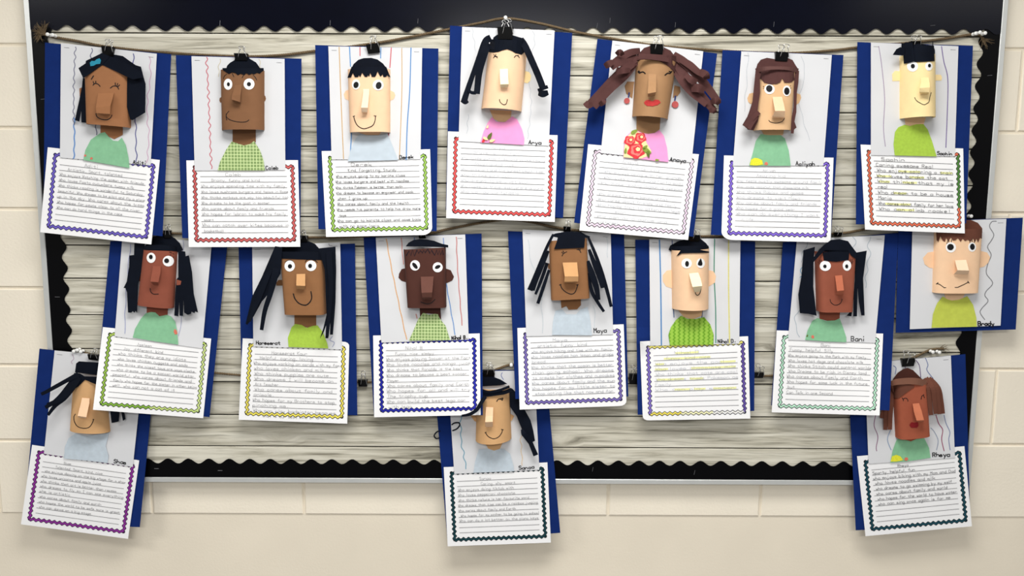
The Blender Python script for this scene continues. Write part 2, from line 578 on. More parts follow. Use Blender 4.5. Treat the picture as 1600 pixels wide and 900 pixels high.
class Card:
    def __init__(s, label, A, H, blue, white, page, dt, db, corner=None):
        """A, H = (x0, y0, scale) of the two photo crops that its coordinates were read from"""
        s.A, s.H = A, H
        s.blue, s.white, s.page = s.q(A, blue), s.q(A, white), (pairs(page) if page else None)
        ys = [p[1] for p in s.blue] + ([p[1] for p in s.page] if page else [])
        s.y0, s.y1, s.dt, s.db = min(ys), max(ys), dt, db
        s.corner = corner or {}
        bx = sum(p[0] for p in s.blue) / 4
        base = W(bx, s.y1, s.D(s.y1))
        s.root = thing('portrait_card', label, 'paper artwork', base, 'paper portrait cards on the board')
        s.pt = 0.005                                  # portrait sheet in front of the blue sheet
        s.sheet('backing_sheet', s.blue, 0.0, M_BLUE, 0.0006)
        if s.page:
            s.pg = s.sheet('writing_page', s.page, 0.0025, M_PAGE, 0.0003, extra=s.corner)
        s.ps = s.sheet('portrait_sheet', s.white, s.pt, M_WHITE, 0.0003)
        CARDS.append(s)

    def q(s, o, l):
        return [(o[0] + x / o[2], o[1] + y / o[2]) for x, y in pairs(l)]

    def D(s, py, px=None):
        """distance of the card from the board: it leans out towards its foot, some corners curl"""
        t = (py - s.y0) / (s.y1 - s.y0)
        d = s.dt + (s.db - s.dt) * t
        if px is not None and s.page:
            for cn, (amt, rad) in s.corner.get('lift', {}).items():
                cx, cy = s.page[{'tl': 0, 'tr': 1, 'br': 2, 'bl': 3}[cn]]
                d += amt * max(0.0, 1 - math.hypot(px - cx, py - cy) / (rad * 170)) ** 1.5
        return d

    def surf(s, off):
        return lambda x, y: W(x, y, s.D(y, x) + s.pt + off)

    def sheet(s, name, quad, off, m, th, extra=None):
        n = 32
        tl, tr, br, bl = [Vector(p) for p in quad]
        ex = (extra or {}) if not isinstance(extra, (int, float)) else {}
        vs = []
        ph = random.uniform(0, 6.28)
        for back in (0, 1):
            for j in range(n + 1):
                for i in range(n + 1):
                    u, v = i / n, j / n
                    r = ex.get('round', {})
                    for cn, rad in r.items():
                        su, sv = (cn[1] == 'r'), (cn[0] == 'b')
                        a = (u - (1 - rad)) / rad if su else ((rad - u) / rad)
                        b = (v - (1 - rad)) / rad if sv else ((rad - v) / rad)
                        if a > 0 and b > 0:
                            a2, b2 = a * math.sqrt(1 - b * b / 2), b * math.sqrt(1 - a * a / 2)
                            u = (1 - rad + a2 * rad) if su else (rad - a2 * rad)
                            v = (1 - rad + b2 * rad) if sv else (rad - b2 * rad)
                    p = (tl * (1 - u) + tr * u) * (1 - v) + (bl * (1 - u) + br * u) * v
                    d = s.D(p.y, p.x) + off
                    w = W(p.x, p.y, d)
                    vs.append(w + Vector((0, th * back, 0)))
        fs = []
        N = (n + 1) * (n + 1)
        idx = lambda i, j: j * (n + 1) + i
        for j in range(n):
            for i in range(n):
                a, b, c, d = idx(i, j), idx(i + 1, j), idx(i + 1, j + 1), idx(i, j + 1)
                fs += [(a, d, c, b), (a + N, b + N, c + N, d + N)]
        ring = [idx(i, 0) for i in range(n)] + [idx(n, j) for j in range(n)] + \
               [idx(n - i, n) for i in range(n)] + [idx(0, n - j) for j in range(n)]
        for a, b in zip(ring, ring[1:] + ring[:1]):
            fs.append((a, b, b + N, a + N))
        return mesh(name, vs, fs, m, s.root, smooth=False)

    # ---- flat cut-outs glued on the portrait sheet
    def flat(s, name, pts, off, m, parent=None, o=None, th=0.0006, label=None):
        pp = s.q(o or s.H, pts)
        a = sum(pp[i][0] * pp[(i + 1) % len(pp)][1] - pp[(i + 1) % len(pp)][0] * pp[i][1] for i in range(len(pp)))
        if a > 0:
            pp = pp[::-1]
        fn = s.surf(off)
        front = [fn(*p) for p in pp]
        n = len(pp)
        vs = front + [v + Vector((0, th, 0)) for v in front]
        fs = [tuple(range(n)), tuple(range(2 * n - 1, n - 1, -1))]
        fs += [(i, n + i, n + (i + 1) % n, (i + 1) % n) for i in range(n)]
        r = mesh(name, vs, fs, m, parent or s.root)
        if label:
            r['label'] = label
        return r

    # ---- paper strip standing off the sheet: points x, y, width, offset
    def strand(s, pts, m, parent, name='strand', o=None, per=5):
        o = o or s.H
        sm = smooth_path([tuple(p) for p in pts], per)
        px = [(o[0] + p[0] / o[2], o[1] + p[1] / o[2]) for p in sm]
        ww = [p[2] / o[2] / 2 for p in sm]
        vs, fs = [], []
        n = len(px)
        for i in range(n):
            a, b = px[max(i - 1, 0)], px[min(i + 1, n - 1)]
            dx, dy = b[0] - a[0], b[1] - a[1]
            l = math.hypot(dx, dy) or 1
            nx, ny = -dy / l * ww[i], dx / l * ww[i]
            d = s.D(px[i][1], px[i][0]) + s.pt + sm[i][3]
            vs += [W(px[i][0] + nx, px[i][1] + ny, d), W(px[i][0] - nx, px[i][1] - ny, d)]
        for i in range(n - 1):
            k = 2 * i
            fs.append((k, k + 1, k + 3, k + 2))
        return mesh(name, vs, fs, m, parent, solid=0.0007)

    # ---- the head: a strip of card arched out from the sheet, open at top and bottom
    def head_arch(s, quad, b, n, m):
        pp = s.q(s.H, quad)
        s.hb, s.hn = b, n
        s.hy = [s.D(p[1], p[0]) + s.pt for p in pp]
        s.hq = [None] * 4
        # the outline seen is that of an arch: solve for the true width between its two glued edges
        for il, ir in ((0, 1), (3, 2)):
            dl, dr = s.hy[il], s.hy[ir]
            L0, R0 = W(*pp[il], dl).x, W(*pp[ir], dr).x
            zl, zr = W(*pp[il], dl + 0.25 * b).z, W(*pp[ir], dr + 0.25 * b).z
            k = (L0 + R0) / 2 / CAM_D
            w = R0 - L0
            lo, hi = 0.2 * w, w
            for _ in range(30):
                m2 = (lo + hi) / 2
                ext = max(m2 * u / 60 + abs(k) * b * s.hprof(u / 60) for u in range(61))
                if ext > w:
                    hi = m2
                else:
                    lo = m2
            if k >= 0:
                R0 = L0 + lo
            else:
                L0 = R0 - lo
            s.hq[il], s.hq[ir] = Vector((L0, zl)), Vector((R0, zr))
        nu, nv = 32, 6
        G = []
        for th in (0.0, -0.0007):
            for j in range(nv + 1):
                for i in range(nu + 1):
                    c = -math.cos(math.pi * i / nu)
                    u = 0.5 + 0.5 * (math.copysign(abs(c) ** (2.0 / n) if n > 2 else abs(c), c))
                    if th:
                        u = 0.5 + (u - 0.5) * 0.984
                    G.append(s.hpoint(u, j / nv, th))
        N = (nu + 1) * (nv + 1)
        vs, fs = list(G), []
        for j in range(nv):
            for i in range(nu):
                a = j * (nu + 1) + i
                fs += [(a, a + nu + 1, a + nu + 2, a + 1), (N + a, N + a + 1, N + a + nu + 2, N + a + nu + 1)]
        for j in (0, nv):                              # rims get vertices of their own, so they stay crisp
            for i in range(nu):
                a = j * (nu + 1) + i
                q = len(vs)
                vs += [G[a], G[a + 1], G[N + a + 1], G[N + a]]
                fs.append((q, q + 1, q + 2, q + 3) if j == 0 else (q, q + 3, q + 2, q + 1))
        s.head = mesh('head', vs, fs, m, s.root, smooth=True)
        return s.head

    def hprof(s, u):
        c = min(1.0, abs(2 * u - 1))
        return max(0.0, 1 - c ** s.hn) ** (1.0 / s.hn)

    def hpoint(s, u, v, off):
        tl, tr, br, bl = s.hq
        p = (tl * (1 - u) + tr * u) * (1 - v) + (bl * (1 - u) + br * u) * v
        d0 = (s.hy[0] + s.hy[1]) / 2 * (1 - v) + (s.hy[2] + s.hy[3]) / 2 * v
        return Vector((p.x, -(d0 + s.hb * s.hprof(min(1, max(0, u))) + off), p.y))

    def hinv(s, x, z):
        tl, tr, br, bl = s.hq
        u = v = 0.5
        for _ in range(4):
            p = (tl * (1 - u) + tr * u) * (1 - v) + (bl * (1 - u) + br * u) * v
            du = (tr - tl) * (1 - v) + (br - bl) * v
            dv = (bl - tl) * (1 - u) + (br - tr) * u
            e = Vector((x, z)) - p
            det = du.x * dv.y - du.y * dv.x
            u += (e.x * dv.y - e.y * dv.x) / det
            v += (du.x * e.y - du.y * e.x) / det
        return u, v

    def hs(s, off):
        """pixel -> point on the head's outer face, lifted by off"""
        def fn(px, py):
            base = s.D(py, px) + s.pt
            d, hit = base + s.hb + 0.004, None
            while d > base:
                w = W(px, py, d)
                u, v = s.hinv(w.x, w.z)
                if 0.0 <= u <= 1.0 and -s.hpoint(u, v, 0).y >= d:
                    hit = d
                    break
                d -= 0.0008
            if hit is not None:                        # refine between the last two steps
                lo, hi = hit, hit + 0.0008
                for _ in range(6):
                    m = (lo + hi) / 2
                    w = W(px, py, m)
                    u, v = s.hinv(w.x, w.z)
                    if 0.0 <= u <= 1.0 and -s.hpoint(u, v, 0).y >= m:
                        lo = m
                    else:
                        hi = m
                return W(px, py, lo + off)
            w = W(px, py, base)
            u, v = s.hinv(w.x, w.z)
            u = min(0.97, max(0.03, u))
            return W(px, py, -s.hpoint(u, v, 0).y + off)
        return fn

    def line(s, pts, w, name='mouth', m=None, parent=None, curve=True, o=None):
        """pen line on the head"""
        o = o or s.H
        pp = s.q(o, pts)
        if curve and len(pp) > 2:
            pp = smooth_path(pp, 5)
        v, f = ribbon_vf(pp, w / o[2], s.hs(0.0006))
        return mesh(name, v, f, m or M_INK, parent or s.head)

    def lines(s, segs, w, name, m=None):
        for pts in segs:
            s.line(pts, w, name, m)

    def blob(s, name, pts, off, m, parent=None, o=None, on_head=True, solid=0.0004):
        pp = s.q(o or s.H, pts)
        n = len(pp)
        cx, cy = sum(p[0] for p in pp) / n, sum(p[1] for p in pp) / n
        fn = s.hs(off) if on_head else s.surf(off)
        vs = [fn(cx, cy)]
        for k in (0.25, 0.5, 0.75, 1.0):
            vs += [fn(cx + (x - cx) * k, cy + (y - cy) * k) for x, y in pp]
        fs = []
        for i in range(n):
            j = (i + 1) % n
            fs.append((0, 1 + i, 1 + j))
            for q in range(3):
                z = 1 + q * n
                fs.append((z + i, z + n + i, z + n + j, z + j))
        return mesh(name, vs, fs, m, parent or s.head, solid=solid)

    def disc(s, name, cx, cy, rx, ry, off, m, ang=0, on_head=True, parent=None):
        ca, sa = math.cos(math.radians(ang)), math.sin(math.radians(ang))
        pts = []
        for k in range(20):
            a = 2 * math.pi * k / 20
            x, y = rx * math.cos(a), ry * math.sin(a)
            pts += [cx + x * ca - y * sa, cy + x * sa + y * ca]
        return s.blob(name, pts, off, m, parent=parent, on_head=on_head)

    def eyes(s, l):
        for (cx, cy, rx, ry, px, py, qx, qy, an) in l:
            s.disc('eye', cx, cy, rx, ry, 0.0009, M_EYE)
            s.disc('pupil', px, py, qx, qy, 0.0017, M_INK, an)

    def nose(s, secs, m, label=None):
        """folded strip: left x,y, right x,y, height above the face"""
        vs, fs = [], []
        for (xl_, yl, xr_, yr, h) in secs:
            (a, b), = [s.q(s.H, [xl_, yl, xr_, yr])]
            vs += [s.hs(h + 0.001)(*a), s.hs(h + 0.001)(*b)]
        for i in range(len(secs) - 1):
            k = 2 * i
            fs.append((k, k + 2, k + 3, k + 1))
        r = mesh('nose', vs, fs, m, s.head, solid=0.0007)
        if label:
            r['label'] = label
        return r

    def fringe(s, top, bot, m, parent, off=0.0015, name='fringe'):
        """strip of hair lying on the face, between an upper and a lower edge"""
        T, B = s.q(s.H, top), s.q(s.H, bot)

        def at(pl, t):
            L = [0]
            for a, b in zip(pl[:-1], pl[1:]):
                L.append(L[-1] + math.hypot(b[0] - a[0], b[1] - a[1]))
            x = t * L[-1]
            for i in range(len(pl) - 1):
                if x <= L[i + 1] or i == len(pl) - 2:
                    k = (x - L[i]) / ((L[i + 1] - L[i]) or 1)
                    return (pl[i][0] + (pl[i + 1][0] - pl[i][0]) * k, pl[i][1] + (pl[i + 1][1] - pl[i][1]) * k)
        ts = sorted(set([i / 16 for i in range(17)]))
        # keep the teeth of the lower edge: columns at its own corners
        if len(B) > 6:
            L = [0]
            for a, b in zip(B[:-1], B[1:]):
                L.append(L[-1] + math.hypot(b[0] - a[0], b[1] - a[1]))
            cols = [(B[i], i) for i in range(len(B))]
            x0, x1 = B[0][0], B[-1][0]
            pairs_ = [(at(T, min(1, max(0, (p[0] - x0) / (x1 - x0)))), p) for p, _ in cols]
        else:
            pairs_ = [(at(T, t), at(B, t)) for t in ts]
        fn = s.hs(off)
        vs, fs = [], []
        R = 4
        for t_, b_ in pairs_:
            for k in range(R + 1):
                f = k / R
                vs.append(fn(t_[0] + (b_[0] - t_[0]) * f, t_[1] + (b_[1] - t_[1]) * f))
        for i in range(len(pairs_) - 1):
            for k in range(R):
                a = i * (R + 1) + k
                fs.append((a, a + 1, a + R + 2, a + R + 1))
        return mesh(name, vs, fs, m, parent, solid=0.0006)

    # ---- drawn lines on the portrait sheet
    def crayon(s, rgb, pts, amp=0.0, wl=12.0, w=1.3, o=None):
        o = o or s.A
        pp = s.q(o, pts)
        pp = smooth_path(pp, 24 if amp else 5)
        if amp:
            L, out = 0, []
            for i, p in enumerate(pp):
                if i:
                    L += math.hypot(p[0] - pp[i - 1][0], p[1] - pp[i - 1][1])
                out.append((p[0] + amp * math.sin(2 * math.pi * L / wl) * (0.7 + 0.3 * math.sin(L * 0.13)), p[1]))
            pp = out
        m = mat('crayon_%d_%d_%d' % rgb, rgb, 0.8, 0.1, 400)
        v, f = ribbon_vf(pp, w, s.surf(0.0005))
        mesh('crayon_line', v, f, m, s.ps)

    def staples(s):
        tl, tr, br, bl = [Vector(p) for p in s.white]
        out = []
        fn = s.surf(0.0005)
        for u, v in ((0.06, 0.035), (0.94, 0.035)):
            p = (tl * (1 - u) + tr * u) * (1 - v) + (bl * (1 - u) + br * u) * v
            d = (tr - tl).normalized() * 4
            o = tube_vf([fn(p.x - d.x, p.y - d.y), fn(p.x + d.x, p.y + d.y)], 0.0004, 4)
            mesh('staple', *o, M_STAPLE, s.ps)

    def name(s, txt, x0, y0, x1, y1, cap, w=1.1):
        """marker lettering on the portrait sheet; baseline given in photo pixels"""
        st, adv = text_strokes(txt)
        dx, dy = (x1 - x0) / adv, (y1 - y0) / adv
        L = math.hypot(dx, dy)
        nx, ny = dy / L, -dx / L                 # up
        k = cap / 6
        fn = s.surf(0.0007)
        out = [stroke_vf([(x0 + dx * a + nx * b * k, y0 + dy * a + ny * b * k) for a, b in pl], w, fn) for pl in st]
        v, f = join(*out)
        mesh('name_lettering', v, f, M_INK, s.ps)

    # ---- the writing page
    def pmap(s, off):
        tl, tr, br, bl = [Vector(p) for p in s.page]

        def fn(x, y):
            u, v = x / PAGE_W, y / PAGE_H
            p = (tl * (1 - u) + tr * u) * (1 - v) + (bl * (1 - u) + br * u) * v
            d = s.D(p.y, p.x) + 0.0025 + off
            return W(p.x, p.y, d)
        return fn

    def writing(s, border, text, pencil=None, outline=(18, 14, 20), marks=None, lw=0.54):
        """border: dict side -> colour (or one colour); text: list of (x0, x1, words) in page millimetres"""
        x0, x1, y0, y1 = 20.0, 264.5, 16.5, 198.5
        sides = {'t': ((x0, y0), (x1, y0)), 'b': ((x0, y1), (x1, y1)), 'l': ((x0, y0), (x0, y1)), 'r': ((x1, y0), (x1, y1))}
        if not isinstance(border, dict):
            border = {k: border for k in sides}
        outline = tuple(int(v * 0.6) for v in outline)
        mo = mat('border_ink_%d_%d_%d' % outline, outline, 0.7, 0.05)
        ol = []
        for k, (a, b) in sides.items():
            Ln = math.hypot(b[0] - a[0], b[1] - a[1])
            wl = Ln / round(Ln / 13.3)
            n = int(Ln / 1.6)
            pp = []
            for i in range(n + 1):
                t = i / n
                of = 2.0 * math.sin(2 * math.pi * t * Ln / wl)
                x, y = a[0] + (b[0] - a[0]) * t, a[1] + (b[1] - a[1]) * t
                pp.append((x + of, y) if k in 'lr' else (x, y + of))
            ol.append(band_vf(pp, 4.4, k, s.pmap(0.0006)))
            c = border[k]
            cs = c if isinstance(c, list) else [c]
            for h, cc in enumerate(cs):
                i0, i1 = h * n // len(cs), (h + 1) * n // len(cs) + 1
                mb = mat('border_colour_%d_%d_%d' % cc, cc, 0.7, 0.22, 160)
                mesh('border_band', *band_vf(pp[i0:i1], 2.5, k, s.pmap(0.0011)), mb, s.pg)
        for cx in (x0, x1):
            for cy in (y0, y1):
                ring = [(cx + 4.6 * math.cos(a), cy + 4.6 * math.sin(a)) for a in [k * math.pi / 6 for k in range(12)]]
                fn = s.pmap(0.0007)
                ol.append(([fn(cx, cy)] + [fn(*p) for p in ring], [(0, 1 + (i + 1) % 12, 1 + i) for i in range(12)]))
        mesh('border_outline', *join(*ol), mo, s.pg)
        fn = s.pmap(0.0009)
        rl = [stroke_vf([(33.5, 40.4 + 14.0 * i), (148, 40.6 + 14.0 * i), (250, 40.4 + 14.0 * i)], 0.95, fn, 0) for i in range(11)]
        mesh('ruled_lines', *join(*rl), M_RULE, s.pg)
        out = []
        fn = s.pmap(0.0013)
        for i, row in enumerate(text):
            if not row:
                continue
            a, b, t = row
            st, adv = text_strokes(t)
            kx = (b - a) / adv
            ky = min(1.35, max(0.95, kx * 1.15))
            yb = 39.0 + 14.0 * i
            for pl in st:
                out.append(stroke_vf([(a + x * kx, yb - y * ky) for x, y in pl], lw, fn))
        if out:
            mesh('handwriting', *join(*out), pencil or M_PENCIL, s.pg)
        if marks:
            mh = mat('yellow_highlighter', (246, 246, 176), 0.8, 0.03)
            fm = s.pmap(0.0004)
            for (i, a, b) in marks:
                y = 36 + 14 * i
                mesh('highlighter_mark', *ribbon_vf([(a, y), ((a + b) / 2, y + 0.5), (b, y)], 5.0, fm), mh, s.pg)

# ------------------------------------------------------------------ the portrait cards
SK_TAN = mat('tan_card', (158, 108, 72), 0.8, 0.04, 50, 0.08)
SK_BROWN = mat('brown_card', (130, 91, 62), 0.8, 0.04, 50, 0.08)
SK_PEACH = mat('peach_card', (246, 206, 168), 0.8, 0.03, 50, 0.06)
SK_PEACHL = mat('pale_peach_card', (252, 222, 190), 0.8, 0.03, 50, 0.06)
SK_CREAM = mat('cream_card', (255, 228, 170), 0.8, 0.03, 50, 0.06)
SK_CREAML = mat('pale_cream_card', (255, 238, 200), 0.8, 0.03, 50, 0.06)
SK_KRAFT = mat('kraft_card', (168, 128, 90), 0.7, 0.04, 50, 0.08)
SK_SAND = mat('sand_card', (224, 184, 140), 0.8, 0.03, 50, 0.06)
SK_HONEY = mat('honey_card', (218, 172, 122), 0.8, 0.03, 50, 0.06)
SK_RUST = mat('rust_card', (142, 78, 60), 0.8, 0.05, 50, 0.08)
SK_TERRA = mat('terracotta_card', (162, 86, 62), 0.8, 0.05, 50, 0.08)
SK_SIENNA = mat('sienna_card', (148, 82, 62), 0.8, 0.05, 50, 0.08)
SK_DARK = mat('dark_brown_card', (78, 44, 36), 0.8, 0.06, 50, 0.08)
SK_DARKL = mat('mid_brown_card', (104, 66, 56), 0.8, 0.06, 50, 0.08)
SK_NUT = mat('nut_card', (146, 102, 66), 0.8, 0.04, 50, 0.08)
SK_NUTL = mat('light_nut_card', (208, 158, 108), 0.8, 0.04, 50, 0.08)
C_GRID = cloth('green_grid_paper', (158, 214, 172), (134, 196, 152), 'grid', 0.0032)
C_SQ = cloth('green_square_paper', (214, 234, 170), (116, 150, 84), 'squares', 0.0078)
C_DOT = cloth('pale_blue_paper', (216, 228, 238), (194, 210, 224), 'dots', 0.0034)
C_LIME = mat('lime_paper', (172, 206, 76), 0.85, 0.08, 160, 0.05)
C_LIMEY = cloth('yellow_green_weave', (216, 226, 100), (202, 214, 84), 'grid', 0.003)
C_WAVE = cloth('lime_wave_paper', (168, 214, 82), (124, 178, 52), 'waves', 0.0125)
C_PINK = mat('pink_paper', (250, 160, 212), 0.85, 0.03, 60)
C_RED = mat('rose_red_print', (222, 60, 70), 0.85, 0.1, 200)
C_ROSEL = mat('rose_light_print', (246, 130, 120), 0.85, 0.1, 200)
C_CREAMP = mat('cream_print', (245, 232, 170), 0.85, 0.05, 200)
C_LEAF = mat('leaf_print', (140, 160, 70), 0.85, 0.1, 200)
C_LEAFD = mat('dark_leaf_print', (96, 112, 52), 0.85, 0.1, 200)
C_YEL = mat('yellow_print', (232, 230, 60), 0.85, 0.12, 300)
C_CORAL = mat('coral_print', (222, 120, 100), 0.85, 0.1, 300)
M_TEAL = mat('teal_foam', (40, 140, 168), 0.7, 0.04)
M_LIP = mat('red_lip_crayon', (190, 56, 56), 0.8, 0.12, 400)
M_LIPD = mat('dark_red_crayon', (126, 22, 28), 0.8, 0.12, 400)
M_EARR = mat('earring_crayon', (190, 90, 88), 0.8, 0.2, 500)
M_BAND = mat('brown_band_paper', (100, 66, 62), 0.75, 0.06, 40, spec=0.3)
M_BANDR = mat('chestnut_band_paper', (128, 86, 68), 0.7, 0.06, 40, spec=0.35)
M_BLUEL = mat('navy_crayon', (52, 66, 120), 0.8, 0.1)
TOP, MID, LOW = (0.014, 0.042), (0.0105, 0.036), (0.0108, 0.019)
INK6 = 8


def rose(c, parent, cx, cy, r, o=None):
    """printed rose: ruffled rings of petals"""
    o = o or c.H
    for k, (q, m) in enumerate(((1.0, C_RED), (0.72, C_ROSEL), (0.5, C_RED), (0.26, C_CREAMP))):
        pts = []
        for i in range(18):
            a = 2 * math.pi * i / 18
            rr = r * q * (1 + 0.13 * math.sin(5 * a + k * 1.3))
            pts += [cx + rr * math.cos(a) + r * 0.08 * k, cy + rr * math.sin(a) * 0.92 - r * 0.06 * k]
        c.blob('rose_print', pts, 0.0036 + 0.0003 * k, m, parent, o=o, on_head=False, solid=0)


def leaf(c, parent, cx, cy, l, ang, m, o=None):
    pts = []
    for i in range(12):
        a = 2 * math.pi * i / 12
        x, y = l * math.cos(a), l * 0.45 * math.sin(a) * (1 - 0.5 * math.cos(a))
        ca, sa = math.cos(math.radians(ang)), math.sin(math.radians(ang))
        pts += [cx + x * ca - y * sa, cy + x * sa + y * ca]
    c.blob('leaf_print', pts, 0.0050, m, parent, o=o or c.H, on_head=False, solid=0)


# 1 ---------------------------------------------------------------- blue hair clip
c = Card('card of smiling tan paper girl with blue hair clip, closed eyes and purple-bordered page',
         (40, 40, 2.571), (105, 60, 6), [78, 68, 585, 115, 550, 846, 72, 800], [142, 70, 527, 113, 502, 562, 138, 530],
         [74.6, 230, 249.7, 249.9, 236.4, 382, 62.7, 362.8], *TOP)
c.crayon((128, 128, 150), [200, 85, 194, 230, 193, 400], 1.6, 13)
c.crayon((110, 150, 205), [195, 370, 196, 470, 193, 535], 1.0, 18, 2.0)
c.crayon((110, 112, 140), [265, 90, 266, 160, 285, 440], 1.8, 16)
c.crayon((96, 98, 150), [432, 112, 440, 300, 445, 548], 1.4, 22, 1.5)
c.crayon((205, 160, 190), [497, 125, 502, 200, 488, 330, 495, 450, 486, 552], 1.6, 22, 1.0)
hr = c.flat('hair', [175, 210, 320, 140, 430, 150, 520, 165, 590, 215, 640, 250, 690, 265, 712, 350, 700, 420, 160, 400], 0.003, M_HAIRB)
c.head_arch([165, 262, 615, 262, 598, 838, 182, 806], 0.030, 4, SK_TAN)
c.flat('hair_panel', [560, 372, 650, 258, 690, 265, 712, 350, 735, 430, 731, 695, 612, 766, 590, 760, 560, 640], 0.020, M_HAIRB, hr)
c.flat('hair_panel', [146, 372, 170, 372, 182, 792, 133, 787, 132, 672, 112, 780, 72, 766, 108, 600, 138, 455], 0.010, M_HAIRB, hr)
c.flat('hair_band', [105, 278, 322, 136, 400, 170, 330, 246, 150, 374], 0.0330, M_HAIRB, hr)
c.flat('hair_band', [322, 136, 520, 215, 700, 318, 706, 366, 616, 386, 328, 248], 0.0322, M_HAIRB, hr)
c.flat('hair_clip', [212, 228, 228, 210, 255, 213, 275, 196, 302, 186, 316, 204, 308, 238, 270, 242, 248, 256, 218, 260], 0.0340, M_TEAL, hr, label='teal blue hair clip')
c.flat('ear', [114, 470, 140, 458, 140, 560, 118, 545], 0.002, SK_TAN, c.head)
c.lines([[240, 440, 262, 422, 290, 430, 310, 452], [250, 425, 243, 402], [268, 421, 268, 398],
         [403, 468, 430, 447, 465, 450, 484, 478], [452, 443, 450, 414], [466, 447, 474, 420], [474, 455, 492, 434]], INK6, 'eyelash')
c.lines([[248, 348, 225, 386]], 10, 'eyebrow')
c.nose([(290, 515, 438, 512, 0), (279, 585, 424, 570, .011), (270, 650, 406, 632, .017), (274, 700, 402, 708, .017), (315, 712, 396, 722, .002)], SK_TAN)
c.line([268, 703, 280, 735, 318, 757, 368, 763, 405, 745, 420, 716], INK6)
c.flat('neck', [312, 812, 520, 830, 520, 905, 440, 945, 380, 915, 312, 905], 0.0012, SK_TAN)
sh = c.flat('shirt', [232, 540, 240, 500, 262, 458, 300, 432, 318, 428, 335, 448, 350, 462, 372, 464, 386, 450, 402, 480, 413, 530, 417, 572, 325, 556], 0.002, C_GRID, o=c.A)
c.blob('printed_flower', [235, 520, 241, 517, 244, 522, 240, 527, 235, 525], 0.003, C_CORAL, sh, o=c.A, on_head=False, solid=0)
c.blob('printed_flower', [260, 530, 267, 528, 270, 534, 265, 539, 259, 536], 0.003, C_CORAL, sh, o=c.A, on_head=False, solid=0)
c.name('Aditi', 207.8, 256.2, 227.5, 257.8, 6.0)
c.writing((112, 96, 196), [(95, 128, 'Aditi'), (55, 190, 'Artistic, Smart, talented'), (36, 245, 'Who enjoys Watching the ocean with friends'),
          (36, 222, 'Who loves Pasta cucumbers tummy milk'), (36, 245, 'Who thinks reading is wonderful to Saturday'),
          (36, 252, 'beautiful. Who dreams to be pilot and fly a plane'), (34, 252, 'up in the sky. Who cares about the trees'),
          (36, 242, 'Who hopes for peace clean to all the river'), (36, 200, 'Who can do hard things in the race')],
          outline=(46, 26, 120))

# 2 ---------------------------------------------------------------- red zigzag page, square-print shirt
c = Card('card of brown paper boy with crooked smile, green square-print shirt and dark red-bordered page',
         (270, 50, 2.571), (305, 70, 6), [12, 93, 517, 107, 512, 842, 38, 828], [75, 97, 449, 108, 452, 555, 88, 557],
         [291.1, 250.6, 465.6, 250.2, 469.2, 385.6, 295, 386.1], *TOP)
c.crayon((205, 120, 132), [135, 100, 142, 230, 148, 380, 155, 550], 2.0, 13, 1.5)
c.crayon((205, 195, 170), [190, 108, 184, 155, 186, 180], 1.4, 16, 1.0)
c.crayon((205, 195, 170), [345, 108, 355, 150, 350, 170], 1.4, 16, 1.0)
hr = c.flat('hair', [285, 242, 300, 195, 330, 165, 368, 145, 378, 100, 492, 100, 510, 130, 570, 165, 605, 215, 640, 238, 640, 262, 285, 262], 0.003, M_HAIRB)
c.head_arch([240, 240, 650, 240, 650, 800, 252, 803], 0.032, 2.6, SK_BROWN)
c.fringe([255, 218, 640, 218], [262, 240, 285, 255, 315, 274, 345, 258, 375, 264, 400, 284, 425, 270, 452, 280, 480, 266, 505, 282, 530, 270, 552, 276, 580, 262, 605, 270, 643, 240], M_HAIRB, hr)
c.eyes([(308, 370, 40, 52, 311, 370, 13, 19, 0), (505, 368, 51, 52, 504, 369, 19, 20, 0)])
c.lines([[264, 322, 274, 292, 296, 276], [348, 268, 362, 302], [440, 310, 452, 288, 470, 276], [543, 284, 560, 300, 578, 332]], 6, 'eyebrow')
c.nose([(372, 380, 440, 372, 0), (346, 478, 426, 470, .014), (342, 512, 420, 536, .017), (385, 556, 424, 556, .001)], SK_BROWN)
c.line([318, 620, 296, 645, 292, 672, 320, 700, 370, 717, 430, 725, 480, 720, 505, 702], 6)
c.line([290, 645, 290, 680, 297, 708], 6)
c.flat('ear', [250, 488, 230, 498, 226, 520, 234, 542, 250, 540], 0.001, SK_BROWN, c.head)
c.flat('ear', [640, 470, 657, 480, 663, 505, 655, 528, 640, 532], 0.001, SK_BROWN, c.head)
c.flat('neck', [240, 380, 333, 380, 333, 442, 310, 452, 285, 456, 262, 450, 240, 442], 0.0012, SK_BROWN, o=c.A)
c.flat('shirt', [180, 556, 190, 520, 213, 475, 236, 440, 262, 448, 285, 456, 310, 450, 326, 438, 350, 475, 364, 515, 370, 556], 0.002, C_SQ, o=c.A)
c.name('Caleb', 415.5, 265.0, 434.5, 264.5, 5.4)
c.writing((206, 96, 96), [(97, 135, 'Caleb'), (62, 182, 'Brainy, funny and kind'), (36, 245, 'Who enjoys spending time with my family'),
          (36, 252, 'Who loves mushroom burgers and tacos in Rome'), (36, 252, 'Who thinks monkeys are way too beautiful too'),
          (36, 205, 'Who dreams to be the goat in soccer'), (36, 215, 'Who cares about family and friends'),
          (36, 245, 'Who hopes for lebron to make his family'), (40, 64, 'smart'), (36, 252, 'Who can catch over kites because in'),
          (40, 88, 'basketball')], outline=(92, 14, 22))

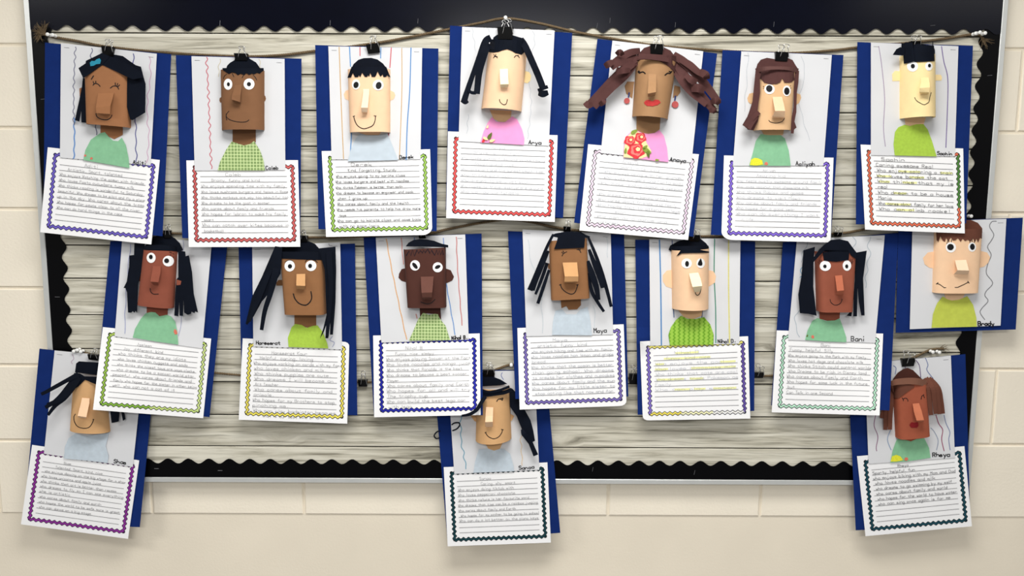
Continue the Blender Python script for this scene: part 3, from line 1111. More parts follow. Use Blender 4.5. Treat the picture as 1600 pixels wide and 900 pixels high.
# 3 ---------------------------------------------------------------- straight crayon lines, green page
c = Card('card of peach paper boy with wide smile, straight black fringe and green-bordered page',
         (480, 40, 2.571), (510, 70, 6), [32, 78, 527, 92, 520, 826, 45, 818], [85, 83, 462, 90, 455, 537, 98, 538],
         [502.6, 236.1, 672, 233.2, 675.5, 367, 509.5, 370.2], *TOP,
         corner={'round': {'br': 0.09}, 'lift': {'br': (0.012, 0.35)}})
for rgb, pts, w in (((206, 168, 110), [128, 85, 136, 300, 146, 536], 1.3), ((96, 150, 205), [170, 85, 174, 165], 1.6),
                    ((96, 150, 205), [178, 430, 172, 540], 1.6), ((205, 110, 120), [212, 86, 212, 122], 1.5),
                    ((96, 150, 205), [296, 88, 295, 132], 1.5), ((206, 92, 104), [338, 88, 332, 170], 1.5),
                    ((206, 92, 104), [327, 432, 323, 484], 1.6), ((206, 168, 110), [380, 90, 380, 280, 370, 537], 1.2),
                    ((84, 140, 200), [417, 88, 412, 260, 402, 400, 398, 540], 1.6)):
    c.crayon(rgb, pts, 0, 1, w)
hr = c.flat('hair', [228, 235, 255, 180, 300, 140, 350, 125, 420, 122, 480, 138, 530, 175, 560, 215, 578, 230, 560, 262, 240, 262], 0.004, M_HAIRB)
c.head_arch([203, 235, 600, 230, 600, 822, 222, 824], 0.030, 2.8, SK_PEACH)
c.fringe([236, 206, 560, 206], [198, 310, 230, 306, 246, 262, 268, 304, 298, 302, 304, 284, 318, 304, 335, 262, 360, 300, 383, 300, 390, 284, 402, 298, 412, 262, 426, 300, 456, 300, 466, 286, 480, 250, 506, 300, 528, 278, 536, 303, 562, 300, 568, 285, 600, 306], M_HAIRB, hr)
c.eyes([(277, 372, 38, 48, 278, 376, 24, 30, 15), (485, 378, 51, 50, 490, 381, 27, 34, 15)])
c.nose([(345, 415, 402, 415, 0), (345, 455, 402, 455, .004), (326, 590, 388, 590, .022), (330, 628, 386, 630, .014), (336, 634, 384, 636, .001)], SK_PEACHL)
c.line([256, 670, 268, 715, 295, 760, 345, 786, 395, 776, 435, 755, 455, 715, 460, 668], 8)
c.lines([[247, 673, 267, 666], [444, 665, 469, 668]], 7, 'smile_line')
c.flat('ear', [215, 420, 180, 430, 162, 465, 174, 505, 215, 526], 0.001, SK_PEACH, c.head)
c.flat('ear', [595, 425, 635, 445, 646, 475, 632, 508, 595, 526], 0.001, SK_PEACH, c.head)
c.flat('neck', [300, 815, 515, 815, 490, 850, 410, 864, 340, 852], 0.0012, SK_PEACH)
c.flat('shirt', [163, 545, 174, 500, 194, 455, 212, 432, 240, 440, 290, 440, 322, 432, 346, 490, 366, 540], 0.002, C_DOT, o=c.A)
c.name('Derek', 624.5, 248.2, 646, 247.2, 5.2)
c.writing((158, 200, 92), [(75, 128, 'Derek'), (66, 190, 'Kind, Forgetting, Sturdy'), (34, 212, 'Who enjoys going to my karate class'),
          (32, 222, 'Who loves burgers and beef with noodles'), (32, 205, 'Who thinks Pokemon is better than math'),
          (32, 232, 'Who dreams to become an engineer and cook'), (36, 112, 'when I grow up'), (34, 220, 'Who cares about family and the health'),
          (32, 250, 'Who needs his parents to help him draw more'), (38, 55, 'toys'), (32, 250, 'Who can go to karate class and come back'),
          (36, 140, 'with no more logic')], mat('dark_pencil', (74, 74, 78), 0.7, 0.05), outline=(24, 58, 14), lw=0.75)

# 4 ---------------------------------------------------------------- pink shirt, bound black hair strips
c = Card('card of peach paper girl with pink shirt, hanging black hair strips and bright red-bordered page',
         (690, 20, 2.645), (715, 40, 6), [35, 53, 540, 83, 502, 848, 17, 815], [85, 58, 467, 73, 443, 550, 70, 531],
         [700, 205.3, 871.3, 211.3, 866.7, 346.7, 697.2, 340.8], *TOP)
for pts in ([125, 62, 135, 120, 140, 160], [190, 62, 195, 80], [375, 75, 385, 120, 360, 230, 370, 380, 355, 520], [110, 420, 105, 500]):
    c.crayon((196, 200, 206), pts, 1.2, 18, 0.9)
hr = c.flat('hair', [300, 250, 330, 150, 335, 112, 370, 85, 520, 92, 600, 115, 642, 145, 645, 262], 0.004, M_HAIRB)
c.head_arch([292, 235, 650, 250, 598, 806, 222, 778], 0.046, 2.0, SK_PEACH)
c.fringe([310, 128, 630, 140], [288, 248, 340, 252, 385, 246, 425, 230, 465, 221, 505, 236, 545, 258, 600, 273, 626, 250], M_HAIRB, hr)
c.strand([(310, 115, 62, .02), (262, 150, 66, .035), (205, 290, 52, .042), (150, 440, 46, .040), (95, 600, 52, .042), (62, 705, 58, .047)], M_HAIRB, hr)
c.strand([(300, 175, 60, .03), (255, 230, 80, .043), (205, 420, 66, .040), (188, 560, 58, .040), (180, 640, 58, .046)], M_HAIRB, hr)
c.strand([(100, 602, 26, .044), (130, 628, 30, .054), (172, 630, 34, .054)], M_HAIRB, hr, 'hair_curl')
c.strand([(36, 700, 30, .048), (70, 722, 34, .060), (98, 708, 26, .050)], M_HAIRB, hr, 'hair_curl')
c.strand([(590, 130, 60, .02), (632, 190, 62, .038), (700, 340, 62, .044), (760, 480, 62, .040), (805, 600, 62, .042)], M_HAIRB, hr)
c.strand([(752, 606, 26, .050), (800, 590, 30, .058), (845, 572, 34, .050)], M_HAIRB, hr, 'hair_curl')
c.strand([(758, 635, 40, .046), (800, 640, 66, .060), (848, 628, 44, .046)], M_HAIRB, hr, 'hair_curl')
c.lines([[335, 306, 352, 284, 374, 304], [348, 282, 338, 268], [356, 282, 360, 266], [340, 292, 375, 290],
         [530, 300, 548, 280, 568, 286, 580, 304], [562, 284, 572, 276]], 7, 'eyelash')
c.nose([(395, 408, 472, 405, .001), (396, 480, 474, 478, .012), (400, 550, 478, 548, .018), (402, 582, 474, 576, .002)], SK_CREAML)
c.line([392, 690, 400, 718, 430, 741, 456, 732, 467, 690], 7)
c.flat('ear', [630, 425, 672, 436, 690, 470, 682, 515, 655, 542, 620, 530], 0.001, SK_CREAM, c.head)
c.flat('neck', [300, 790, 505, 800, 498, 875, 450, 903, 385, 900, 335, 870], 0.0012, SK_SAND)
sh = c.flat('shirt', [160, 536, 174, 490, 190, 455, 208, 430, 226, 450, 262, 452, 292, 428, 312, 440, 332, 480, 342, 520, 340, 546, 260, 541], 0.002, C_PINK, o=c.A)
leaf(c, sh, 200, 508, 16, -60, C_LEAFD, c.A)
leaf(c, sh, 182, 520, 12, 30, C_CREAMP, c.A)
leaf(c, sh, 210, 528, 12, -20, C_CREAMP, c.A)
leaf(c, sh, 190, 470, 8, -70, C_CREAMP, c.A)
c.blob('rose_print', [166, 533, 172, 518, 180, 522, 178, 533, 170, 537], 0.003, C_RED, sh, o=c.A, on_head=False, solid=0)
c.blob('rose_print', [196, 534, 205, 524, 214, 532, 206, 538], 0.003, C_RED, sh, o=c.A, on_head=False, solid=0)
c.name('Arya', 825.8, 224.6, 845.5, 226.0, 5.6)
c.writing((226, 84, 84), [(112, 146, 'Arya'), (66, 180, 'Brave, silly, fun'), (36, 250, 'Who loves butterflies and books really'),
          (70, 170, 'Amazing and nice'), (36, 245, 'Who loves art and the sunset beach time'), (36, 165, 'Who thinks pink cool'),
          (36, 210, 'Who dreams to be a vet soon'), (36, 245, 'Who hopes to travel everywhere around'), (36, 185, 'Who can do cartwheels')],
          M_PENCIL_L, outline=(96, 12, 18))

# 5 ---------------------------------------------------------------- rose print shirt, big pigtails
c = Card('card of tan paper girl with big curled brown pigtails, red lips, earrings and rose-print shirt',
         (890, 40, 2.571), (905, 50, 4), [112, 53, 593, 112, 497, 848, 18, 792], [172, 60, 537, 103, 490, 550, 125, 512],
         [919, 225.3, 1092, 241, 1075.1, 375, 905.3, 360.1], *TOP)
hr = c.flat('hair', [356, 195, 368, 140, 405, 100, 440, 88, 520, 92, 570, 115, 605, 160, 612, 235], 0.004, M_HAIRBR)
PR = 0.02
for st in ([(365, 150, 46, .015), (310, 205, 54, .030), (220, 290, 56, .034), (130, 385, 52, .030), (62, 452, 44, .032)],
           [(352, 190, 40, .020), (290, 270, 48, .036), (200, 350, 50, .036), (130, 425, 46, .034), (92, 470, 40, .036)],
           [(380, 118, 36, .012), (320, 128, 44, .030), (260, 160, 44, .038), (205, 195, 34, .044), (165, 205, 28, .052)],
           [(360, 150, 50, .014), (300, 175, 60, .034), (240, 195, 46, .044), (200, 225, 36, .050)],
           [(352, 180, 46, .018), (310, 215, 50, .040), (262, 240, 42, .050), (232, 232, 30, .060)],
           [(590, 140, 40, .012), (650, 185, 56, .030), (720, 250, 58, .036), (790, 330, 52, .034), (870, 440, 46, .034)],
           [(602, 190, 44, .016), (650, 260, 56, .032), (720, 350, 58, .034), (790, 430, 50, .034), (845, 495, 44, .036)],
           [(598, 235, 36, .020), (640, 300, 50, .036), (700, 370, 52, .038), (755, 420, 42, .040), (795, 455, 36, .042)],
           [(630, 170, 36, .034), (690, 205, 46, .044), (745, 250, 40, .050), (795, 275, 36, .052)]):
    c.strand(st, M_HAIRBR, hr)
for st in ([(36, 440, 32, .034), (56, 458, 40, .050), (82, 452, 30, .040)], [(128, 455, 26, .038), (150, 440, 34, .050), (158, 425, 24, .044)],
           [(232, 140, 26, .046), (255, 124, 34, .060), (272, 145, 26, .046)], [(230, 255, 24, .054), (280, 242, 36, .066), (320, 240, 26, .050)],
           [(160, 215, 34, .050), (185, 200, 44, .064), (210, 185, 30, .054)], [(665, 268, 30, .044), (700, 300, 44, .056), (735, 315, 34, .048)],
           [(752, 250, 44, .050), (790, 268, 50, .066), (798, 295, 34, .050)], [(700, 355, 40, .044), (745, 350, 54, .056), (785, 365, 36, .046)],
           [(825, 440, 30, .038), (855, 430, 46, .052), (876, 450, 30, .040)], [(812, 492, 24, .040), (838, 490, 36, .052), (850, 505, 26, .044)]):
    c.strand(st, M_HAIRBR, hr, 'hair_curl')
c.head_arch([356, 160, 606, 195, 552, 548, 331, 528], 0.050, 2.0, SK_KRAFT)
c.fringe([362, 130, 606, 150], [352, 178, 380, 173, 420, 171, 460, 174, 500, 182, 545, 205, 575, 230, 606, 265], M_HAIRBR, hr)
c.strand([(372, 150, 34, .052), (470, 160, 30, .058), (560, 176, 26, .056)], M_HAIRBR, hr, 'hair_band')
c.lines([[366, 246, 376, 256, 386, 252, 400, 250, 414, 262], [370, 242, 378, 250], [534, 272, 552, 258, 568, 258, 580, 244], [560, 246, 574, 250]], 8, 'eyelash')
c.nose([(434, 262, 482, 265, 0), (432, 310, 482, 312, .006), (428, 385, 480, 375, .022), (430, 404, 474, 398, .002)], SK_KRAFT)
c.blob('lips', [405, 440, 418, 427, 436, 423, 455, 433, 478, 422, 498, 426, 510, 441, 490, 456, 458, 464, 425, 462, 410, 452], 0.0012, M_LIP)
c.line([407, 442, 440, 446, 470, 444, 508, 441], 3)
c.flat('ear', [345, 310, 300, 310, 284, 338, 294, 385, 332, 416], 0.001, SK_KRAFT, c.head)
c.flat('ear', [595, 333, 630, 343, 633, 375, 615, 400, 585, 412], 0.001, SK_KRAFT, c.head)
for cx, cy, r, px, py in ((298, 430, 18, 313, 378), (600, 453, 21, 602, 398)):
    c.strand([(px, py, 10, .003), (px - 5, py + 32, 8, .003)], M_BLUEL, c.head, 'earring_hook')
    c.disc('earring', cx, cy, r, r, 0.0035, M_EARR, on_head=False)
c.flat('neck', [358, 520, 508, 535, 503, 608, 472, 630, 430, 636, 385, 630, 358, 612], 0.0012, SK_KRAFT)
sh = c.flat('shirt', [275, 785, 280, 710, 298, 650, 325, 622, 358, 612, 390, 630, 430, 637, 475, 630, 500, 612, 530, 650, 548, 720, 558, 812, 480, 805, 380, 793], 0.002, C_PINK)
c.blob('cream_ground', [277, 783, 283, 715, 300, 655, 330, 622, 358, 616, 395, 640, 412, 670, 425, 700, 452, 745, 430, 775, 390, 790, 330, 788], 0.0028, C_CREAMP, sh, on_head=False, solid=0)
for a in ((315, 680, 34), (382, 662, 36), (355, 742, 52)):
    rose(c, sh, *a)
for a in ((425, 742, 30, 30, C_LEAF), (432, 765, 22, 80, C_LEAFD), (412, 720, 20, -40, C_LEAF), (345, 622, 24, -30, C_LEAF), (290, 740, 18, -80, C_LEAF), (488, 800, 14, 0, C_LEAF)):
    leaf(c, sh, *a)
c.name('Anaya', 1046.6, 251.4, 1071.5, 254.2, 6.2)
c.writing((238, 216, 234), [(90, 130, 'Anaya'), (85, 185, 'Smart, nice, kind'), (48, 248, 'Who enjoys being with her grandma'),
          (48, 248, 'Who loves burgers and Fanta soda'), (42, 250, 'Who thinks reading Dogman is awesome'), (), (40, 215, 'Who dreams to be a banana artist'),
          (40, 240, 'Who cares about friends and family'), (40, 250, 'Who hopes that to attend college'), (85, 112, 'soon'),
          (40, 220, 'Who can do a dance and'), (45, 95, 'cartwheel')], M_PENCIL_L, outline=(44, 18, 40))

# 6 ---------------------------------------------------------------- brown hair with band, green shirt
c = Card('card of peach paper girl with brown hair and headband, big nose and violet-bordered page',
         (1110, 50, 2.645), (1140, 75, 6), [50, 75, 550, 95, 498, 855, 2, 838], [128, 80, 502, 95, 467, 552, 93, 553],
         [1131.3, 242.9, 1302.4, 246.4, 1297.8, 378.9, 1127, 374.5], *TOP,
         corner={'round': {'bl': 0.1}, 'lift': {'bl': (0.01, 0.3)}})
for pts in ([155, 85, 150, 200, 140, 330], [375, 100, 390, 180, 365, 280, 390, 380, 410, 450]):
    c.crayon((196, 200, 206), pts, 1.5, 40, 0.9)
hr = c.flat('hair', [245, 260, 250, 190, 262, 150, 292, 110, 350, 92, 420, 104, 540, 92, 590, 112, 618, 160, 645, 200, 645, 260], 0.004, M_HAIRBR)
c.head_arch([278, 240, 612, 235, 572, 774, 220, 774], 0.036, 2.8, SK_SAND)
c.flat('hair_panel', [245, 200, 300, 200, 284, 290, 286, 420, 270, 520, 260, 610, 275, 640, 265, 690, 225, 772, 170, 766, 155, 745, 120, 722, 168, 640, 190, 580, 215, 500, 230, 350], 0.026, M_HAIRBR, hr)
c.flat('hair_panel', [606, 205, 652, 215, 645, 330, 630, 420, 626, 600, 608, 690, 628, 745, 605, 765, 600, 802, 575, 800, 580, 660, 600, 560, 604, 300], 0.022, M_HAIRBR, hr)
c.strand([(275, 600, 46, .028), (215, 660, 40, .038), (140, 735, 42, .044)], M_HAIRBR, hr)
c.strand([(255, 640, 40, .030), (215, 700, 36, .040), (180, 760, 38, .046)], M_HAIRBR, hr)
c.fringe([290, 205, 604, 205], [280, 290, 300, 296, 325, 325, 380, 341, 440, 336, 474, 322, 494, 284, 514, 324, 560, 326, 585, 318, 608, 300], M_HAIRBR, hr, 0.002)
c.strand([(246, 214, 44, .020), (330, 192, 36, .041), (440, 186, 28, .045), (560, 194, 34, .041), (642, 214, 46, .020)], M_BAND, hr, 'headband')
c.eyes([(374, 387, 48, 46, 372, 380, 30, 32, 0), (536, 402, 37, 50, 536, 404, 25, 35, 0)])
c.lines([[312, 362, 324, 360], [312, 380, 324, 376], [362, 342, 372, 346], [568, 358, 575, 350], [570, 380, 578, 372]], 5, 'eyelash')
c.nose([(402, 460, 490, 458, .001), (414, 530, 508, 526, .017), (425, 590, 520, 590, .027), (400, 640, 516, 648, .016), (396, 652, 512, 660, .001)], SK_PEACH)
c.line([366, 676, 385, 694, 430, 703, 470, 698, 500, 682, 516, 655], 6)
c.flat('ear', [225, 418, 185, 428, 167, 470, 174, 505, 200, 526, 230, 515], 0.001, SK_SAND, c.head)
c.flat('ear', [620, 420, 664, 436, 671, 468, 652, 515, 620, 537], 0.001, SK_SAND, c.head)
c.flat('neck', [290, 760, 510, 760, 502, 815, 430, 832, 330, 826], 0.0012, SK_SAND)
sh = c.flat('shirt', [160, 553, 174, 505, 188, 450, 208, 422, 240, 426, 290, 426, 308, 440, 324, 490, 332, 553], 0.002, C_GRID, o=c.A)
c.blob('printed_flower', [163, 550, 168, 528, 182, 520, 198, 522, 214, 530, 218, 548, 190, 552], 0.003, C_YEL, sh, o=c.A, on_head=False, solid=0)
c.blob('printed_flower', [222, 548, 226, 538, 234, 537, 239, 545, 234, 551], 0.003, C_CORAL, sh, o=c.A, on_head=False, solid=0)
c.name('Aaliyah', 1243.6, 258.5, 1273, 258.6, 6.0)
c.writing((132, 104, 214), [(100, 132, 'Aaliyah'), (85, 158, 'Amazing kid'), (34, 252, 'Who feels mostly awesome around family'),
          (36, 218, 'Who loves coconut that chocolate milk'), (36, 205, 'Who thinks Roblox and games'), (36, 205, 'Who dreams to visit Hawaii'),
          (36, 240, 'Who cares about family and friends'), (36, 185, 'Who hopes for a good year'), (36, 245, 'Who can do everything I want'),
          (48, 80, 'in life')], M_PENCIL_L, outline=(38, 20, 116))

# 7 ---------------------------------------------------------------- cream boy, lime shirt, two-colour border
c = Card('card of cream paper boy with spiky black hair, lime shirt and orange-green bordered page',
         (1320, 40, 2.647), (1365, 55, 6), [52, 68, 530, 83, 502, 818, 46, 822], [108, 70, 470, 85, 455, 541, 108, 536],
         [1344.7, 225.8, 1505, 232, 1507.5, 364.7, 1351.7, 358.7], *TOP, corner={'lift': {'br': (0.012, 1.0)}})
c.crayon((168, 150, 176), [140, 85, 152, 160, 165, 300, 160, 420, 168, 500], 0, 1, 1.1)
c.crayon((128, 110, 160), [400, 85, 410, 150, 426, 220, 424, 360, 418, 505], 0, 1, 1.4)
hr = c.flat('hair', [262, 75, 420, 72, 500, 92, 560, 95, 575, 140, 575, 215, 262, 215], 0.006, M_HAIRB)
c.head_arch([243, 190, 576, 195, 578, 772, 243, 780], 0.050, 2.0, SK_CREAM)
c.flat('hair_tuft', [180, 184, 215, 130, 250, 112, 290, 118, 290, 190, 230, 188], 0.030, M_HAIRB, hr)
c.fringe([272, 82, 300, 66, 365, 70], [284, 268, 335, 258, 390, 242], M_HAIRB, hr, 0.004, 'hair_tuft')
c.fringe([376, 90, 420, 78, 470, 100, 495, 90, 566, 98], [384, 252, 470, 248, 572, 243], M_HAIRB, hr, 0.0022, 'hair_tuft')
c.strand([(556, 62, 6, .03), (553, 100, 9, .04)], M_HAIRB, hr)
c.eyes([(365, 292, 52, 50, 368, 290, 19, 21, 0), (518, 292, 35, 40, 524, 285, 13, 17, 0)])
c.nose([(442, 400, 516, 398, 0), (442, 450, 524, 450, .010), (432, 495, 526, 490, .022), (430, 530, 520, 535, .018), (432, 545, 515, 550, .001)], SK_CREAM)
c.line([384, 583, 400, 610, 432, 633, 472, 651, 500, 640, 520, 622, 528, 580, 541, 536], 6)
c.flat('ear', [255, 338, 200, 334, 174, 365, 178, 430, 255, 428], 0.001, SK_CREAM, c.head)
c.flat('ear', [565, 370, 630, 370, 641, 395, 637, 424, 565, 425], 0.001, SK_CREAM, c.head)
c.flat('neck', [290, 770, 490, 770, 470, 835, 380, 868, 300, 846], 0.0012, SK_PEACH)
c.flat('shirt', [207, 537, 202, 490, 208, 440, 222, 420, 248, 410, 270, 415, 295, 408, 325, 407, 343, 430, 360, 475, 380, 541], 0.002, C_LIME, o=c.A)
c.name('Sachin', 1464.5, 241.6, 1487.5, 242.6, 4.6)
OR, GR = (226, 112, 84), (78, 132, 62)
c.writing({'t': OR, 'l': OR, 'b': OR, 'r': [GR, GR, GR, OR]},
          [(55, 118, 'Sachin'), (40, 195, 'Caring awesome Real'), (42, 250, 'Who enjoys coloring a train'), (40, 235, 'Who loves barako the cat'),
           (42, 250, 'Who thinks that my is'), (42, 68, 'real'), (42, 248, 'Who dream to be a house'), (42, 78, 'Mario'),
           (42, 248, 'Who cares about family for her love'), (42, 238, 'Who can climb rocks!')],
          mat('dark_pencil', (74, 74, 78), 0.7, 0.05), outline=(72, 22, 12),
          marks=[(2, 100, 160), (2, 215, 248), (3, 40, 80), (3, 130, 170), (4, 45, 75), (4, 110, 150), (6, 85, 120), (9, 90, 140), (8, 60, 130)], lw=0.8)

# 8 ---------------------------------------------------------------- rust girl, green shirt
c = Card('card of rust-brown paper girl with black fringed side hair, green shirt and lime-bordered page',
         (130, 340, 2.646), (180, 350, 6), [112, 97, 597, 100, 522, 825, 48, 775], [162, 78, 532, 100, 492, 541, 130, 491],
         [160.7, 511, 330, 529.1, 317.4, 653.5, 145.2, 640.2], *MID,
         corner={'lift': {'bl': (0.046, 1.2)}})
c.crayon((150, 156, 196), [195, 110, 178, 300, 172, 480], 1.0, 40, 1.0)
c.crayon((170, 172, 200), [412, 90, 405, 400, 398, 490], 1.5, 40, 1.0)
hr = c.flat('hair', [270, 262, 275, 210, 330, 160, 352, 120, 400, 108, 455, 90, 510, 105, 560, 135, 605, 180, 636, 242, 600, 262], 0.004, M_HAIRB)
c.head_arch([268, 238, 586, 248, 556, 786, 208, 752], 0.030, 3.2, SK_RUST)
c.flat('hair_panel', [180, 180, 275, 185, 272, 262, 250, 420, 215, 560, 205, 832, 190, 815, 180, 832, 165, 818, 150, 832, 120, 830, 110, 640, 95, 602, 78, 600, 108, 540, 130, 400, 132, 295, 176, 290], 0.018, M_HAIRB, hr)
c.flat('hair_panel', [590, 250, 656, 258, 660, 302, 690, 294, 720, 450, 735, 650, 776, 830, 750, 820, 742, 836, 715, 822, 710, 842, 680, 852, 646, 830, 640, 700, 635, 862, 604, 860, 600, 720, 590, 864, 554, 860, 560, 700, 572, 520, 592, 500], 0.018, M_HAIRB, hr)
c.fringe([275, 204, 420, 194, 575, 210], [270, 243, 420, 241, 580, 257], M_HAIRB, hr)
c.eyes([(337, 317, 42, 48, 334, 309, 17, 21, 0), (498, 348, 53, 50, 482, 344, 23, 22, 0)])
c.lines([[508, 266, 524, 268, 530, 276], [512, 292, 524, 286], [522, 306, 516, 296], [538, 276, 552, 284], [542, 318, 548, 306], [330, 264, 334, 256]], 5, 'eyelash')
c.nose([(352, 395, 428, 395, 0), (345, 455, 426, 452, .010), (330, 540, 405, 545, .021), (362, 572, 403, 577, .001)], SK_RUST)
c.line([328, 600, 333, 635, 360, 657, 407, 656], 7)
c.flat('ear', [205, 535, 232, 468, 250, 470, 250, 538], 0.002, SK_RUST, c.head)
c.flat('ear', [575, 520, 620, 535, 612, 570, 575, 574], 0.019, SK_RUST, c.head)
c.flat('neck', [295, 765, 495, 780, 490, 850, 405, 866, 365, 830, 295, 838], 0.0012, SK_RUST)
sh = c.flat('shirt', [205, 496, 214, 460, 238, 418, 258, 396, 280, 390, 298, 392, 315, 408, 345, 402, 362, 408, 380, 430, 388, 470, 393, 525, 300, 512], 0.002, C_GRID, o=c.A)
c.blob('printed_flower', [374, 472, 378, 460, 386, 466, 390, 480, 380, 484], 0.003, C_CORAL, sh, o=c.A, on_head=False, solid=0)
c.writing({'t': (180, 208, 100), 'l': (150, 188, 76), 'b': [(132, 180, 66), (196, 218, 130)], 'r': (206, 224, 146)},
          [(92, 130, 'Jasleen'), (60, 160, 'Joy, different, kind'), (48, 220, 'who thinks they are my idiots'), (48, 225, 'who loves chicken nuggets and soda'),
           (48, 245, 'who thinks the nicest toys are yoyo clocks'), (48, 245, 'who dreams to be a soccer world star'), (40, 240, 'peaceful. who cares about friends and'),
           (42, 255, 'family who hopes for the sister in other being'), (42, 200, 'well. who can not a cat of it')],
          outline=(30, 50, 10), pencil=mat('mid_pencil', (100, 100, 104), 0.7, 0.05))

# 9 ---------------------------------------------------------------- yellow page
c = Card('card of brown paper girl with long black hair strands, lime shirt and yellow-bordered page',
         (350, 350, 2.727), (375, 365, 5.294), [62, 98, 558, 83, 568, 815, 78, 800], [120, 95, 495, 78, 503, 535, 125, 522],
         [379.2, 528.7, 545.8, 534.2, 542.5, 662, 373, 655.8], *MID, corner={'round': {'tr': 0.05}})
c.crayon((150, 156, 190), [462, 478, 452, 495, 470, 505, 462, 524], 0, 1, 1.0)
c.crayon((150, 150, 160), [446, 84, 450, 92, 462, 92], 0, 1, 0.9)
hr = c.flat('hair', [300, 190, 300, 130, 350, 95, 430, 70, 500, 58, 570, 64, 620, 85, 660, 130, 702, 165, 700, 210, 330, 215], 0.004, M_HAIRB)
c.head_arch([335, 190, 698, 172, 718, 662, 372, 660], 0.036, 5, SK_NUT)
c.flat('hair_panel', [290, 105, 350, 112, 336, 330, 240, 492, 180, 562, 115, 682, 60, 756, 46, 745, 100, 520, 180, 360, 240, 220], 0.036, M_HAIRB, hr)
c.strand([(320, 190, 50, .030), (290, 340, 56, .038), (250, 500, 44, .040), (205, 640, 38, .038), (178, 798, 30, .036)], M_HAIRB, hr)
c.strand([(250, 300, 40, .038), (160, 520, 44, .042), (75, 725, 30, .044)], M_HAIRB, hr)
c.flat('hair_panel', [650, 122, 790, 108, 795, 300, 790, 560, 780, 700, 768, 836, 744, 836, 748, 705, 738, 760, 730, 866, 706, 866, 712, 760, 690, 820, 660, 872, 690, 780, 716, 670, 700, 300], 0.030, M_HAIRB, hr)
c.strand([(735, 150, 50, .034), (752, 420, 40, .038), (742, 640, 30, .038), (720, 850, 26, .038)], M_HAIRB, hr)
c.fringe([345, 150, 560, 148, 690, 158], [332, 206, 500, 213, 692, 219], M_HAIRB, hr)
c.eyes([(411, 268, 43, 46, 413, 270, 17, 18, 0), (587, 266, 45, 44, 580, 267, 16, 18, 0)])
c.lines([[372, 236, 400, 222, 425, 222, 444, 240], [538, 238, 556, 216, 590, 214, 620, 222, 642, 240], [620, 222, 632, 214]], 6, 'eyelash')
c.nose([(468, 335, 540, 333, .001), (465, 430, 540, 432, .017), (468, 458, 536, 462, .001)], SK_NUTL)
c.line([440, 495, 455, 540, 490, 578, 540, 592, 575, 570, 593, 530, 586, 476], 9)
c.flat('ear', [350, 383, 318, 384, 300, 406, 300, 430, 350, 430], 0.002, SK_NUT, c.head)
c.flat('neck', [450, 650, 630, 650, 630, 768, 570, 780, 510, 768, 450, 755], 0.0012, SK_NUT)
c.flat('shirt', [275, 524, 272, 485, 288, 440, 303, 426, 330, 430, 352, 443, 378, 434, 398, 432, 422, 462, 440, 510, 444, 530], 0.002, C_LIME, o=c.A)
c.name('Harseerat', 400.5, 538.2, 437.5, 538.6, 5.2)
c.writing((240, 222, 96), [(78, 170, 'Harseerat Kaur'), (48, 185, 'Helpful, caring, loving'), (32, 255, 'Who enjoys working on cards with my fam'), (34, 220, 'who loves chicken and milk.'),
          (36, 232, 'Who thinks puppies are cute.'), (36, 240, 'Who dreams I will become an'), (38, 102, 'Art Teacher.'), (38, 238, 'Who cares about family and'),
          (36, 86, 'animals.'), (34, 245, 'Who hopes for my Brothers to stop'), (34, 125, 'pinching me.'), (36, 248, 'Who can play badminton because'), (60, 220, 'that is our best kind of art.')],
          mat('mid_pencil', (100, 100, 104), 0.7, 0.05), outline=(40, 34, 8))

# 10 --------------------------------------------------------------- dark brown boy with cap of hair
c = Card('card of dark brown paper boy with flat cap, big ears, square-print shirt and navy-bordered page',
         (560, 340, 2.727), (600, 355, 6), [22, 85, 525, 68, 530, 842, 66, 842], [74, 85, 455, 72, 470, 520, 98, 533],
         [583, 524.3, 749.5, 521, 751, 648.4, 584.7, 652], *MID, corner={'lift': {'br': (0.042, 0.95)}})
c.crayon((224, 172, 120), [118, 90, 150, 260, 205, 520], 0.5, 30, 1.5)
c.crayon((205, 140, 130), [182, 86, 192, 200], 0.5, 30, 1.4)
c.crayon((120, 150, 205), [238, 84, 240, 120], 0, 1, 1.4)
c.crayon((120, 150, 205), [362, 86, 364, 115], 0, 1, 1.4)
c.crayon((110, 150, 205), [372, 270, 395, 400, 412, 500], 0.4, 30, 1.5)
c.crayon((200, 130, 128), [417, 82, 425, 250, 442, 460], 0.5, 30, 1.5)
c.crayon((205, 140, 130), [245, 410, 250, 430], 0, 1, 1.4)
hr = c.flat('hair', [203, 180, 230, 145, 280, 118, 340, 112, 400, 115, 470, 128, 540, 155, 602, 168, 602, 190, 520, 187, 390, 182], 0.024, M_HAIRB)
c.head_arch([188, 205, 580, 185, 586, 746, 225, 748], 0.030, 5, SK_DARK)
zz = [208, 268, 235, 222, 250, 268, 268, 210, 285, 272, 310, 210, 325, 245, 342, 218, 360, 242, 372, 215, 385, 240, 410, 205, 430, 245, 445, 215, 475, 264, 495, 212, 505, 258, 520, 218, 530, 260, 548, 212, 556, 260]
c.line(zz, 11, 'drawn_hair', mat('dark_hair_ink', (20, 18, 30), 0.8, 0.1), curve=False)
c.eyes([(291, 358, 46, 49, 290, 361, 17, 35, -40), (503, 376, 47, 47, 503, 372, 28, 16, -25)])
c.nose([(345, 465, 465, 462, .001), (347, 530, 460, 532, .010), (352, 615, 452, 612, .023), (358, 656, 450, 654, .017), (362, 682, 448, 672, .001)], SK_DARKL)
c.line([342, 700, 380, 714, 410, 720, 450, 705, 480, 674], 7)
c.flat('ear', [205, 383, 165, 393, 140, 438, 136, 475, 165, 503, 212, 517], 0.001, SK_DARK, c.head)
c.flat('ear', [578, 387, 625, 403, 656, 465, 640, 500, 580, 528], 0.001, SK_DARK, c.head)
